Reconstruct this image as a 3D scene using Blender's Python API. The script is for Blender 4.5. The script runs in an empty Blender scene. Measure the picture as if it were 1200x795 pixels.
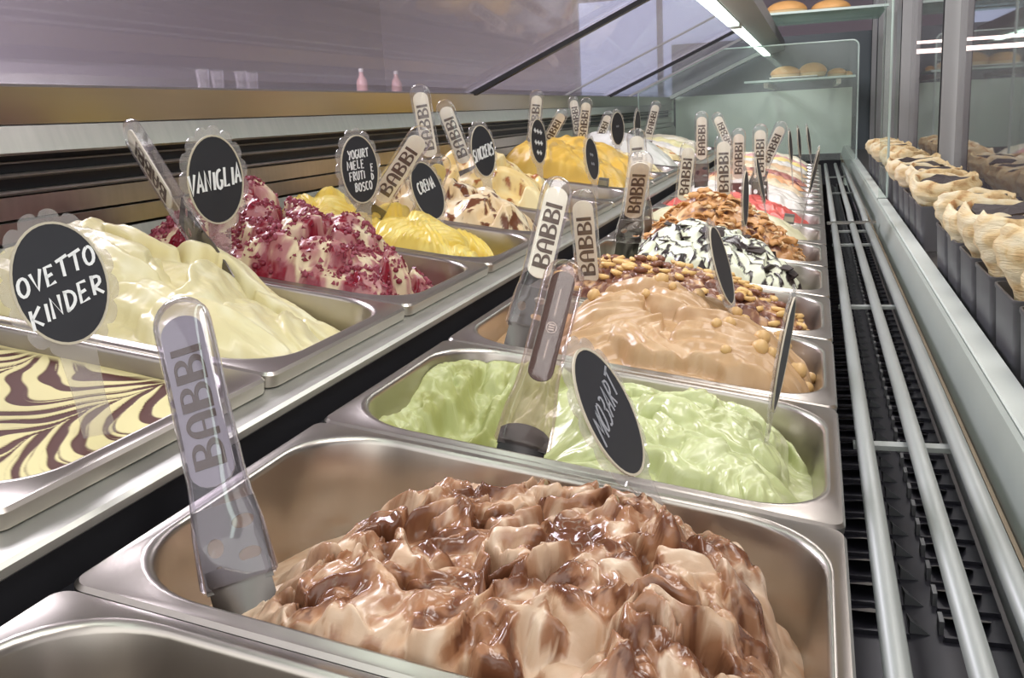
import bpy, math, random
import numpy as np
from mathutils import Matrix, Vector
PI = math.pi
scn = bpy.context.scene
COL = scn.collection

# ------------------------------------------------------------------ camera
TAU = 0.156                       # the pan deck slopes down towards the customers' side
cam_d = bpy.data.cameras.new('camera')
cam = bpy.data.objects.new('camera', cam_d)
COL.objects.link(cam)
cam_d.sensor_fit = 'HORIZONTAL'
cam_d.sensor_width = 36.0
cam_d.lens = 1133.75 / 1200 * 36
cam_d.clip_start = 0.01
_r = (0.95488318, 0.29207079, -0.05378454)
_u = (-0.01535285, 0.22940935, 0.97320894)
_f = (-0.29658458, 0.9284751, -0.22354324)
cam.matrix_world = Matrix(((_r[0], _u[0], -_f[0], -0.02263), (_r[1], _u[1], -_f[1], -0.33147),
                           (_r[2], _u[2], -_f[2], 0.25644), (0, 0, 0, 1)))
scn.camera = cam

# ------------------------------------------------------------------ world, exposure
world = bpy.data.worlds.new('world')
scn.world = world
world.use_nodes = True
world.node_tree.nodes['Background'].inputs[0].default_value = (0.93, 0.915, 0.90, 1)
world.node_tree.nodes['Background'].inputs[1].default_value = 1.4
scn.view_settings.view_transform = 'Standard'
scn.view_settings.look = 'None'
scn.view_settings.gamma = 1
scn.view_settings.exposure = 0.72
scn.cycles.transparent_max_bounces = 40
scn.cycles.max_bounces = 8
scn.cycles.sample_clamp_indirect = 4.0

# ------------------------------------------------------------------ large unseen area lights added under the ceiling to fill the shop
def area(name, loc, size, power, color=(1, 1, 1), rot=(0, 0, 0)):
    l = bpy.data.lights.new(name, 'AREA')
    l.shape = 'RECTANGLE'
    l.size, l.size_y = size
    l.energy = power
    l.color = color
    o = bpy.data.objects.new(name, l)
    o.location = loc
    o.rotation_euler = rot
    COL.objects.link(o)
    return o
area('fill_light', (0.7, 0.4, 1.88), (1.2, 1.2), 26, (1, 0.95, 0.92))
area('fill_light', (0.7, 2.6, 1.88), (1.2, 1.2), 26, (1, 0.96, 0.94))
area('fill_light', (-2.3, 1.8, 1.88), (1.0, 1.6), 110, (0.97, 0.94, 1))  # added to brighten the mauve wall behind the sloping glass

# ------------------------------------------------------------------ helpers
DECK = Matrix.Rotation(TAU, 4, 'Y')
def D(x, y, z):
    return DECK @ Vector((x, y, z))

def lin(c):
    out = []
    for v in c:
        v /= 255.0
        out.append(v / 12.92 if v <= 0.04045 else ((v + 0.055) / 1.055) ** 2.4)
    return tuple(out)

def tag(o, label=None, cat=None, group=None, kind=None):
    if label: o['label'] = label
    if cat: o['category'] = cat
    if group: o['group'] = group
    if kind: o['kind'] = kind
    return o

def link(name, data, parent=None, mw=None):
    o = bpy.data.objects.new(name, data)
    COL.objects.link(o)
    if parent is not None: o.parent = parent
    if mw is not None: o.matrix_basis = mw
    return o

def empty(name, mw=None):
    o = bpy.data.objects.new(name, None)
    o.empty_display_size = 0.02
    COL.objects.link(o)
    if mw is not None: o.matrix_basis = mw
    return o

def mesh_np(name, V, F, mat=None, smooth=True, auto=None):
    me = bpy.data.meshes.new(name)
    V = np.asarray(V, float)
    if isinstance(F, np.ndarray):
        n, k = F.shape
        me.vertices.add(len(V)); me.vertices.foreach_set('co', V.ravel())
        me.loops.add(n * k); me.loops.foreach_set('vertex_index', F.ravel().astype(np.int32))
        me.polygons.add(n)
        me.polygons.foreach_set('loop_start', np.arange(0, n * k, k, dtype=np.int32))
        me.update(calc_edges=True)
    else:
        me.from_pydata(V.tolist(), [], F)
        me.update()
    me.validate()
    me.polygons.foreach_set('use_smooth', [smooth] * len(me.polygons))
    if auto is not None and smooth:
        me.set_sharp_from_angle(angle=auto)
    if mat: me.materials.append(mat)
    return me

class MB:
    """collects boxes, tubes and lofts into one mesh"""
    def __init__(self): self.v = []; self.f = []
    def add(self, V, F):
        b = len(self.v)
        self.v += [tuple(p) for p in V]
        self.f += [tuple(i + b for i in q) for q in F]
    def box(self, x0, x1, y0, y1, z0, z1, bev=0.0):
        if bev <= 0:
            V = [(x, y, z) for x in (x0, x1) for y in (y0, y1) for z in (z0, z1)]
            F = [(0, 1, 3, 2), (4, 6, 7, 5), (0, 4, 5, 1), (2, 3, 7, 6), (0, 2, 6, 4), (1, 5, 7, 3)]
            self.add(V, F); return
        # chamfered profile in x/z, run along y
        b = bev
        P = [(x0 + b, z0), (x1 - b, z0), (x1, z0 + b), (x1, z1 - b), (x1 - b, z1), (x0 + b, z1), (x0, z1 - b), (x0, z0 + b)]
        self.prism([(p[0], p[1]) for p in P], y0, y1)
    def prism(self, P, y0, y1):
        n = len(P)
        V = [(p[0], y0, p[1]) for p in P] + [(p[0], y1, p[1]) for p in P]
        F = [(i, (i + 1) % n, n + (i + 1) % n, n + i) for i in range(n)]
        F += [tuple(range(n - 1, -1, -1)), tuple(range(n, 2 * n))]
        self.add(V, F)
    def loft(self, rings, cap=True):
        n = len(rings[0]); V = [p for r in rings for p in r]; F = []
        for k in range(len(rings) - 1):
            for i in range(n):
                j = (i + 1) % n
                F.append((k * n + i, k * n + j, (k + 1) * n + j, (k + 1) * n + i))
        if cap:
            F.append(tuple(range(n - 1, -1, -1)))
            F.append(tuple(range((len(rings) - 1) * n, len(rings) * n)))
        self.add(V, F)
    def tube(self, pts, r, n=8):
        pts = [Vector(p) for p in pts]
        rings = []
        for k, p in enumerate(pts):
            a = pts[max(k - 1, 0)]; b = pts[min(k + 1, len(pts) - 1)]
            t = (b - a).normalized()
            u = t.cross(Vector((0, 0, 1)))
            if u.length < 1e-3: u = t.cross(Vector((1, 0, 0)))
            u.normalize(); w = u.cross(t)
            rings.append([tuple(p + u * (r * math.cos(2 * PI * i / n)) + w * (r * math.sin(2 * PI * i / n))) for i in range(n)])
        self.loft(rings)
    def mesh(self, name, mat, smooth=False, auto=None):
        return mesh_np(name, self.v, self.f, mat, smooth or auto is not None, auto)
    def obj(self, name, mat, parent=None, mw=None, smooth=False, auto=None):
        return link(name, self.mesh(name, mat, smooth, auto), parent, mw)

def flat_shape(name, loops, thick, mat):
    """a plate cut from 2D outlines (x, z), holes where outlines nest; front face looks to -y"""
    cu = bpy.data.curves.new(name, 'CURVE')
    cu.dimensions = '2D'; cu.fill_mode = 'BOTH'; cu.extrude = thick / 2
    for L in loops:
        sp = cu.splines.new('POLY')
        sp.points.add(len(L) - 1)
        for p, q in zip(sp.points, L): p.co = (q[0], q[1], 0, 1)
        sp.use_cyclic_u = True
    ob = bpy.data.objects.new(name, cu)
    me = bpy.data.meshes.new_from_object(ob)
    bpy.data.objects.remove(ob); bpy.data.curves.remove(cu)
    me.transform(Matrix.Rotation(PI / 2, 4, 'X'))
    me.name = name
    me.materials.clear(); me.materials.append(mat)
    me.polygons.foreach_set('use_smooth', [False] * len(me.polygons))
    return me

# ---- noise on arrays
_rng = np.random.RandomState(7)
_perm = np.concatenate([_rng.permutation(256)] * 3)
_gr = np.stack([np.cos(np.arange(256) * 2.39996), np.sin(np.arange(256) * 2.39996)], 1)
def perlin(x, y, seed=0):
    x = np.asarray(x, float) + seed * 17.31; y = np.asarray(y, float) + seed * 9.77
    xi = np.floor(x).astype(int); yi = np.floor(y).astype(int)
    xf = x - xi; yf = y - yi
    u = xf ** 3 * (xf * (xf * 6 - 15) + 10); v = yf ** 3 * (yf * (yf * 6 - 15) + 10)
    def g(dx, dy):
        h = _perm[(_perm[(xi + dx) & 255] + yi + dy) & 255]
        return _gr[h, 0] * (xf - dx) + _gr[h, 1] * (yf - dy)
    a = g(0, 0) * (1 - u) + g(1, 0) * u
    b = g(0, 1) * (1 - u) + g(1, 1) * u
    return (a * (1 - v) + b * v) * 1.5
def fbm(x, y, seed=0, oct=4, gain=0.5):
    s = 0; a = 1; t = 0
    for k in range(oct):
        s = s + a * perlin(x * 2 ** k, y * 2 ** k, seed + k * 3); t += a; a *= gain
    return s / t
def ridged(x, y, seed=0, oct=3, gain=0.5):
    s = 0; a = 1; t = 0
    for k in range(oct):
        s = s + a * (1 - np.abs(perlin(x * 2 ** k, y * 2 ** k, seed + k * 3)) * 1.4); t += a; a *= gain
    return s / t
def worley(x, y, seed=0):
    x = x + seed * 5.3; y = y + seed * 3.1
    xi = np.floor(x).astype(int); yi = np.floor(y).astype(int)
    ox = np.zeros(x.shape); oy = np.zeros(x.shape)
    f1 = np.full(x.shape, 9.0); f2 = np.full(x.shape, 9.0); cid = np.zeros(x.shape, int)
    for dx in (-1, 0, 1):
        for dy in (-1, 0, 1):
            h = _perm[(_perm[(xi + dx) & 255] + yi + dy) & 255]
            px = xi + dx + 0.1 + 0.8 * (h / 255.0); py = yi + dy + 0.1 + 0.8 * (_perm[h + 31] / 255.0)
            d = np.hypot(px - x, py - y)
            m = d < f1
            f2 = np.where(m, f1, np.minimum(f2, d)); cid = np.where(m, h, cid); f1 = np.where(m, d, f1)
            ox = np.where(m, x - px, ox); oy = np.where(m, y - py, oy)
    worley.off = (ox, oy)
    return f1, f2, cid
def billow(x, y, seed=0, oct=3, gain=0.5):
    s = 0; a = 1; t = 0
    for k in range(oct):
        s = s + a * np.sqrt(np.abs(perlin(x * 2 ** k, y * 2 ** k, seed + k * 3)) + 0.004); t += a; a *= gain
    return s / t
def sstep(a, b, x):
    t = np.clip((x - a) / (b - a), 0, 1)
    return t * t * (3 - 2 * t)
def folds(x, y, ang, period, warp, wscale, seed):
    """overlapping sheets laid by a spatula: rises softly and drops sharply"""
    p = (x * math.cos(ang) + y * math.sin(ang)) / period + warp * fbm(x / wscale, y / wscale, seed, 2)
    f = p - np.floor(p)
    return np.minimum(f ** 0.7, ((1 - f) / 0.16)) , np.floor(p), p
def petals(X, Y, P, warp=0.004, ws=0.03, seed=0, stri=0.0, lines=5.0, edge=0.10):
    """overlapping slabs left by the spatula; P rows: x, y, half length, half width, angle, base, dome, tilt"""
    wx = X + warp * fbm(X / ws, Y / ws, seed, 3); wy = Y + warp * fbm(X / ws, Y / ws, seed + 5, 3)
    H = np.zeros(X.shape); I = np.full(X.shape, -1); Q = np.zeros(X.shape); R = np.ones(X.shape)
    for k, (cx, cy, a, b_, an, h, dome, tilt) in enumerate(P):
        c, s_ = math.cos(an), math.sin(an)
        p = ((wx - cx) * c + (wy - cy) * s_) / a; q = (-(wx - cx) * s_ + (wy - cy) * c) / b_
        q = q + 0.35 * p * p                         # bent like a scoop stroke
        r2 = p * p + q * q
        z = h + dome * np.sqrt(np.clip(1 - r2, 0, 1)) + tilt * q
        if stri: z = z + stri * np.sin((q + 0.25 * p) * lines * PI)
        z = z * sstep(1.0, 1.0 - edge, r2)
        m = (r2 < 1) & (z > H)
        H = np.where(m, z, H); I = np.where(m, k, I); Q = np.where(m, q, Q); R = np.where(m, r2, R)
    return H, I, Q, R
def rand_petals(n, seed, hx, hy, a, b_, h, dome, tilt, ang=(0, 6.28), x0=None):
    r = np.random.RandomState(seed); out = []
    for k in range(n):
        x = r.uniform(-hx if x0 is None else x0, hx); y = r.uniform(-hy, hy)
        out.append((x, y, r.uniform(*a), r.uniform(*b_), r.uniform(*ang), r.uniform(*h), r.uniform(*dome), r.uniform(-tilt, tilt)))
    return out
def ctrl(G, u, v):
    """smooth surface through a small table of heights (rows front to back)"""
    G = np.asarray(G, float)
    nv, nu = G.shape
    def w(t, n):
        t = np.clip(t, 0, 1) * (n - 1)
        i = np.minimum(np.floor(t).astype(int), n - 2)
        return i, t - i
    iu, fu = w(u, nu); iv, fv = w(v, nv)
    P = np.pad(G, 1, mode='edge')
    def cr(f): return (-.5 * f + f * f - .5 * f ** 3, 1 - 2.5 * f * f + 1.5 * f ** 3, .5 * f + 2 * f * f - 1.5 * f ** 3, -.5 * f * f + .5 * f ** 3)
    cu_, cv_ = cr(fu), cr(fv)
    out = 0
    for a in range(4):
        for b in range(4):
            out = out + cv_[a] * cu_[b] * P[iv + a, iu + b]
    return out
def mixc(c0, c1, m):
    return c0 * (1 - m[..., None]) + np.asarray(c1) * m[..., None]

# ------------------------------------------------------------------ materials
def nodes_of(name):
    m = bpy.data.materials.new(name)
    m.use_nodes = True
    nt = m.node_tree
    return m, nt, nt.nodes['Principled BSDF']
def simple(name, rgb, rough=0.5, metal=0.0, noise=0.0, nscale=20.0, bump=0.0, spec=0.5, stretch=None):
    m, nt, p = nodes_of(name)
    c = lin(rgb)
    p.inputs['Base Color'].default_value = (*c, 1)
    p.inputs['Roughness'].default_value = rough
    p.inputs['Metallic'].default_value = metal
    p.inputs['Specular IOR Level'].default_value = spec
    if noise or bump:
        tc = nt.nodes.new('ShaderNodeTexCoord')
        mp = nt.nodes.new('ShaderNodeMapping')
        if stretch: mp.inputs['Scale'].default_value = stretch
        nz = nt.nodes.new('ShaderNodeTexNoise')
        nz.inputs['Scale'].default_value = nscale
        nz.inputs['Detail'].default_value = 4
        nt.links.new(tc.outputs['Object'], mp.inputs[0]); nt.links.new(mp.outputs[0], nz.inputs['Vector'])
        if noise:
            cr = nt.nodes.new('ShaderNodeMix'); cr.data_type = 'RGBA'
            cr.inputs['A'].default_value = (*[v * (1 - noise) for v in c], 1)
            cr.inputs['B'].default_value = (*[min(1, v * (1 + noise)) for v in c], 1)
            nt.links.new(nz.outputs[0], cr.inputs['Factor']); nt.links.new(cr.outputs['Result'], p.inputs['Base Color'])
            mr = nt.nodes.new('ShaderNodeMapRange')
            mr.inputs['To Min'].default_value = max(0.02, rough - noise * 0.35); mr.inputs['To Max'].default_value = rough + noise * 0.35
            nt.links.new(nz.outputs[0], mr.inputs['Value']); nt.links.new(mr.outputs[0], p.inputs['Roughness'])
        if bump:
            bp = nt.nodes.new('ShaderNodeBump'); bp.inputs['Strength'].default_value = bump; bp.inputs['Distance'].default_value = 0.001
            nt.links.new(nz.outputs[0], bp.inputs['Height']); nt.links.new(bp.outputs[0], p.inputs['Normal'])
    return m
def emit(name, rgb, s):
    m, nt, p = nodes_of(name)
    p.inputs['Base Color'].default_value = (*lin(rgb), 1)
    p.inputs['Emission Color'].default_value = (*lin(rgb), 1)
    p.inputs['Emission Strength'].default_value = s
    return m
def clear(name, tint, rough=0.04, ior=1.5, gloss=(1, 1, 1), haze=0.0, hazec=(0.8, 0.8, 0.8), boost=1.0, inner=0.0):
    """clear plate: what is behind shows through the tint, the surface mirrors by Fresnel"""
    m, nt, p = nodes_of(name)
    nt.nodes.remove(p)
    out = nt.nodes['Material Output']
    tr = nt.nodes.new('ShaderNodeBsdfTransparent'); tr.inputs[0].default_value = (*tint, 1)
    gl = nt.nodes.new('ShaderNodeBsdfGlossy'); gl.inputs[0].default_value = (*gloss, 1); gl.inputs['Roughness'].default_value = rough
    fr = nt.nodes.new('ShaderNodeFresnel'); fr.inputs[0].default_value = ior
    mu = nt.nodes.new('ShaderNodeMath'); mu.operation = 'MULTIPLY'; mu.inputs[1].default_value = boost; mu.use_clamp = True
    ge = nt.nodes.new('ShaderNodeNewGeometry')
    iv = nt.nodes.new('ShaderNodeMapRange'); iv.inputs['To Min'].default_value = 1.0; iv.inputs['To Max'].default_value = inner
    mb_ = nt.nodes.new('ShaderNodeMath'); mb_.operation = 'MULTIPLY'
    nt.links.new(ge.outputs['Backfacing'], iv.inputs['Value']); nt.links.new(fr.outputs[0], mb_.inputs[0]); nt.links.new(iv.outputs[0], mb_.inputs[1])
    nt.links.new(mb_.outputs[0], mu.inputs[0])      # flat plates let light straight out again; thick handles keep part of the inner reflection
    mx = nt.nodes.new('ShaderNodeMixShader')
    nt.links.new(mu.outputs[0], mx.inputs[0]); nt.links.new(tr.outputs[0], mx.inputs[1]); nt.links.new(gl.outputs[0], mx.inputs[2])
    last = mx
    if haze:
        df = nt.nodes.new('ShaderNodeBsdfDiffuse'); df.inputs[0].default_value = (*hazec, 1)
        m2 = nt.nodes.new('ShaderNodeMixShader'); m2.inputs[0].default_value = haze
        nt.links.new(mx.outputs[0], m2.inputs[1]); nt.links.new(df.outputs[0], m2.inputs[2]); last = m2
    nt.links.new(last.outputs[0], out.inputs[0])
    return m

STEEL = simple('brushed_steel', (176, 171, 164), 0.30, 1.0, 0.16, 14, 0.06, stretch=(1, 7, 1))
PANST = simple('pan_steel', (178, 172, 164), 0.30, 1.0, 0.10, 9, 0.0, stretch=(5, 1, 1))
STRIP = simple('satin_steel_strip', (200, 200, 192), 0.40, 0.8, 0.12, 30, 0.05)
RAILST = simple('polished_rail_steel', (160, 157, 150), 0.30, 1.0, 0.10, 9, 0.02, stretch=(1, 0.3, 4))
ALU = simple('anodised_aluminium', (150, 150, 150), 0.45, 0.5, 0.06, 8)
DARK = simple('dark_rubber', (42, 42, 46), 0.6, 0, 0.1, 30)
BLACKM = simple('black_slot', (26, 25, 30), 0.45, 0.2)
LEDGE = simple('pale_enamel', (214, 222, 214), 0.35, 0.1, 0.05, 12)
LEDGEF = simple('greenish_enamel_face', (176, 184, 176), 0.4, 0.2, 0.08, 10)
RODM = simple('satin_rod', (156, 161, 157), 0.45, 0.25, 0.06, 30)
VENT = simple('vent_black', (46, 46, 54), 0.36, 0.3, 0.15, 25)
VENTG = simple('vent_grey', (140, 136, 132), 0.4, 0.1)
WALL = simple('plaster_mauve', (172, 162, 172), 0.8, 0, 0.05, 2)
CEIL = simple('ceiling_paint', (196, 192, 196), 0.8, 0, 0.03, 2)
FLOOR = simple('floor_tile', (120, 112, 112), 0.4, 0, 0.08, 4)
CREAMC = simple('cream_card', (246, 241, 222), 0.5)
BROWNC = simple('brown_card', (70, 46, 40), 0.85, spec=0.1)
INKB = simple('brown_ink', (84, 64, 46), 0.5)
INKW = simple('pale_ink', (176, 152, 140), 0.5)
GREYC = simple('smoky_card', (162, 157, 162), 0.35)
YELC = simple('butter_card', (236, 214, 130), 0.5)
BOARD = simple('chalkboard', (44, 45, 50), 0.5, 0, 0.12, 40)
RING = simple('board_edge', (196, 188, 168), 0.5)
CHALK = simple('chalk', (238, 240, 240), 0.8)
CHALKG = simple('smudged_chalk', (150, 152, 158), 0.8)
BLADE = simple('spatula_steel', (108, 104, 100), 0.30, 1.0, 0.1, 30)
BLADED = simple('dark_spatula_blade', (34, 32, 32), 0.35, 0.4)
HOLD = simple('dark_holder_plastic', (88, 88, 92), 0.42, 0, 0.06, 40)
CLIP = simple('grey_clip', (112, 112, 112), 0.4)
PLASTIC = clear('clear_acrylic', (0.93, 0.92, 0.93), 0.06, 1.49, boost=1.5, haze=0.03, hazec=(0.8, 0.78, 0.8), inner=0.30)
SMOKY = clear('smoky_acrylic', (0.84, 0.82, 0.88), 0.06, 1.49, boost=1.7, haze=0.04, hazec=(0.78, 0.75, 0.8), inner=0.40)
BROWNP = clear('brown_tinted_acrylic', (0.86, 0.80, 0.78), 0.08, 1.45, boost=0.7, haze=0.06, hazec=(0.66, 0.55, 0.5), inner=0.40)
SIGNP = clear('sign_acrylic', (0.92, 0.91, 0.90), 0.10, 1.45, boost=1.0, haze=0.14, hazec=(0.8, 0.78, 0.76), inner=0.15)
ROOFG = clear('sloped_glass', (0.90, 0.89, 0.92), 0.03, 1.45, boost=1.15, haze=0.13, hazec=(0.74, 0.71, 0.78))
SIDEG = clear('partition_glass', (0.93, 0.96, 0.94), 0.02, 1.45, boost=0.8, haze=0.06, hazec=(0.8, 0.86, 0.82))
MIRG = clear('coated_front_glass', (0.70, 0.69, 0.70), 0.03, 1.5, (0.9, 0.9, 0.9), boost=1.0, haze=0.03)
FROST = simple('frosted_green_panel', (214, 230, 212), 0.5, 0, 0.05, 3)
GLED = simple('glass_edge', (188, 204, 198), 0.2)
LEDM = emit('led_tube', (236, 255, 246), 3.0)
TUBE = emit('warm_tube', (255, 226, 214), 4.5)

def gel_mat(name, rough=0.5, bump=0.15, nscale=260):
    m, nt, p = nodes_of(name)
    a = nt.nodes.new('ShaderNodeAttribute'); a.attribute_name = 'Col'
    nt.links.new(a.outputs['Color'], p.inputs['Base Color'])
    w = nt.nodes.new('ShaderNodeAttribute'); w.attribute_name = 'Wet'
    mr = nt.nodes.new('ShaderNodeMapRange'); mr.inputs['To Min'].default_value = rough; mr.inputs['To Max'].default_value = 0.14
    nt.links.new(w.outputs['Fac'], mr.inputs['Value']); nt.links.new(mr.outputs[0], p.inputs['Roughness'])
    tc = nt.nodes.new('ShaderNodeTexCoord')
    nz = nt.nodes.new('ShaderNodeTexNoise'); nz.inputs['Scale'].default_value = nscale; nz.inputs['Detail'].default_value = 5
    bp = nt.nodes.new('ShaderNodeBump'); bp.inputs['Strength'].default_value = bump; bp.inputs['Distance'].default_value = 0.002
    nt.links.new(tc.outputs['Object'], nz.inputs['Vector']); nt.links.new(nz.outputs[0], bp.inputs['Height'])
    nt.links.new(bp.outputs[0], p.inputs['Normal'])
    p.inputs['Subsurface Weight'].default_value = 0.0
    return m
GEL = gel_mat('gelato_smooth', 0.42, 0.10)
GELM = gel_mat('gelato_glaze', 0.7, 0.0); GELM.node_tree.nodes['Principled BSDF'].inputs['Specular IOR Level'].default_value = 0.12
GELR = gel_mat('gelato_coarse', 0.55, 0.45, 420)

# ------------------------------------------------------------------ room
def struct(name, mb, mat):
    return tag(mb.obj(name, mat), kind='structure')
b = MB(); b.box(-4.2, 3.2, -2.2, 9.0, -0.98, -0.93); struct('floor', b, FLOOR)
b = MB(); b.box(-4.2, 3.2, -1.2, 9.0, 1.95, 2.0); struct('ceiling', b, CEIL)
b = MB(); b.box(-4.25, -4.15, -2.2, 9.0, -0.93, 1.95); struct('wall_left', b, WALL)
b = MB(); b.box(3.15, 3.25, -0.6, 9.0, -0.93, 1.95); struct('wall_right', b, simple('grey_paint', (150, 148, 146), 0.8, 0, 0.05, 2))
b = MB()
b.box(-4.15, -2.2, 8.9, 9.0, -0.93, 1.95); b.box(-0.6, 3.15, 8.9, 9.0, -0.93, 1.95)
b.box(-2.2, -0.6, 8.9, 9.0, -0.93, 0.15); b.box(-2.2, -0.6, 8.9, 9.0, 1.3, 1.95)
struct('wall_back', b, WALL)
WIN = emit('daylight_pane', (196, 208, 240), 0.55)
b = MB(); b.box(-2.2, -0.6, 8.93, 8.95, 0.15, 1.3); w = struct('window_1', b, WIN)
b = MB()
for x in (-2.2, -1.42, -0.65): b.box(x, x + 0.05, 8.88, 8.93, 0.15, 1.3)
b.box(-2.2, -0.6, 8.88, 8.93, 0.15, 0.2); b.box(-2.2, -0.6, 8.88, 8.93, 1.25, 1.3)
b.obj('window_frame', ALU, w)

# ------------------------------------------------------------------ display case
Y0, Y1, YE = -0.75, 3.94, 5.3
case = empty('display_case')
tag(case, 'long stainless steel refrigerated gelato counter with sloping glass', 'display case')
def part(name, mb, mat, mw=None, auto=None, parent=None):
    return mb.obj(name, mat, parent or case, mw, auto=auto)
# well under the pans
b = MB()
b.box(-0.80, 0.125, Y0, YE, -0.34, -0.32); b.box(-0.81, -0.80, Y0, YE, -0.34, 0.10)
b.box(-0.80, 0.125, YE - 0.01, YE, -0.32, -0.03)
part('cabinet_well', b, BLACKM)
b = MB(); b.box(-0.88, 0.36, Y0, YE, -0.93, -0.345); part('cabinet_base', b, ALU)
# steel divider strip between the two rows of pans with its dark channel
b = MB(); b.prism([(-0.408, 0.004), (-0.379, 0.004), (-0.3765, 0.0065), (-0.3765, 0.0115), (-0.379, 0.0135), (-0.408, 0.0135)], Y0, Y1)
part('divider_strip', b, STRIP, DECK)
b = MB(); b.box(-0.402, -0.381, Y0, Y1, -0.20, 0.0035); b.box(-0.3805, -0.362, Y0, Y1, -0.05, -0.034)
part('divider_channel', b, DARK, DECK)
b = MB(); b.box(-0.371, -0.3515, Y0, Y1, -0.033, -0.013); part('pan_support', b, BLACKM, DECK)
b = MB(); b.box(-0.0085, -0.0015, Y0, Y1, -0.06, -0.013); part('pan_support', b, VENT, DECK)
b = MB(); b.box(-0.7550, -0.7485, Y0, Y1, -0.06, 0.0115); part('pan_support', b, DARK, DECK)
# rear rail profile
def bar(name, x0, x1, z0, z1, mat, bev=0.002, y0=Y0, y1=YE):
    b = MB(); b.box(x0, x1, y0, y1, z0, z1, bev); return part(name, b, mat)
b = MB(); b.prism([(-0.835, 0.276), (-0.7985, 0.276), (-0.7865, 0.3125), (-0.789, 0.3155), (-0.835, 0.3155)], Y0, YE); part('glass_rail', b, RAILST)
b = MB(); b.prism([(-0.830, 0.2455), (-0.7905, 0.2455), (-0.789, 0.248), (-0.7965, 0.2745), (-0.830, 0.2745)], Y0, YE); part('upper_rail', b, STEEL)
bar('vent_slot', -0.840, -0.815, 0.150, 0.2755, BLACKM)
bar('vent_slat', -0.832, -0.797, 0.2225, 0.2275, STEEL)
bar('vent_slat', -0.836, -0.806, 0.2370, 0.2395, STEEL, 0.0008)
bar('vent_slat', -0.832, -0.795, 0.2060, 0.2105, STEEL)
b = MB(); b.prism([(-0.83, 0.182), (-0.797, 0.182), (-0.797, 0.2045), (-0.83, 0.2045)], Y0, YE); part('lower_rail', b, STEEL)
b = MB(); b.prism([(-0.83, 0.160), (-0.790, 0.160), (-0.790, 0.1795), (-0.83, 0.1795)], Y0, YE); part('lower_rail', b, STEEL)
b = MB(); b.prism([(-0.83, 0.10), (-0.780, 0.10), (-0.780, 0.138), (-0.786, 0.157), (-0.83, 0.157)], Y0, YE); part('lower_rail', b, STEEL)
# sloping glass, its joints and lamp housing
SL = math.tan(math.radians(23.4))
def zg(x): return 0.3165 + (x + 0.80) * SL
def pane(y0, y1, name='glass_pane'):
    b = MB(); xa, xb = -0.812, -0.285
    b.prism([(xa, zg(xa)), (xb, zg(xb)), (xb - 0.003, zg(xb) + 0.006), (xa - 0.003, zg(xa) + 0.006)], y0, y1)
    return part(name, b, ROOFG)
edges = [Y0, 1.885, 3.49, YE]
for a, c in zip(edges, edges[1:]): pane(a + 0.004, c - 0.004)
def seam(y, w, mat, h=0.012):
    b = MB(); xa, xb = -0.81, -0.285
    b.prism([(xa, zg(xa) - h), (xb, zg(xb) - h), (xb, zg(xb) - 0.0005), (xa, zg(xa) - 0.0005)], y - w / 2, y + w / 2)
    return part('glass_joint', b, mat)
seam(1.885, 0.022, BLACKM); seam(2.80, 0.010, ALU, 0.006); seam(3.49, 0.020, BLACKM); seam(3.92, 0.014, ALU, 0.01)
seam(5.2, 0.10, LEDGEF, 0.02)
b = MB(); b.prism([(-0.302, 0.512), (-0.258, 0.512), (-0.19, 0.53), (-0.19, 0.575), (-0.302, 0.575)], Y0, YE)
part('lamp_housing', b, ALU)
b = MB(); b.box(-0.838, -0.79, YE - 0.04, YE, -0.3, 0.30); b.box(-0.78, 0.16, YE, YE + 0.02, -0.3, 0.315)
part('end_panel', b, FROST)
b = MB(); b.box(-0.8, 0.3, YE + 0.025, YE + 0.04, -0.3, 0.60); part('end_backing', b, simple('slate_panel', (88, 96, 100), 0.5))
for ya, yb in ((-0.72, 0.42), (0.46, 1.72), (1.76, 2.97), (3.10, 4.42), (4.48, 5.22)):
    lamp = empty('led_lamp', Matrix.Translation((-0.28, (ya + yb) / 2, 0.5)))
    h = (yb - ya) / 2
    b = MB(); b.box(-0.017, 0.017, -h, h, 0.0, 0.008, 0.002); b.obj('diffuser', LEDM, lamp)
    b = MB(); b.box(-0.019, 0.019, -h, h, 0.0085, 0.0118); b.box(-0.019, 0.019, -h - 0.012, -h, 0.0, 0.0118); b.box(-0.019, 0.019, h, h + 0.012, 0, 0.0118)
    b.obj('lamp_holder', LEDGE, lamp)
    tag(lamp, None, 'lamp', 'led lamps under the glass')
    lamp['label'] = {-0.72: 'white led tube nearest the camera end of the sloping glass', 0.46: 'white led tube before the first dark glass joint',
                     1.76: 'long white led tube running just past the first dark glass joint', 3.10: 'shorter white led tube after the gap in the lamp line',
                     4.48: 'white led tube over the pastry shelf at the end wall'}[ya]
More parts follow.
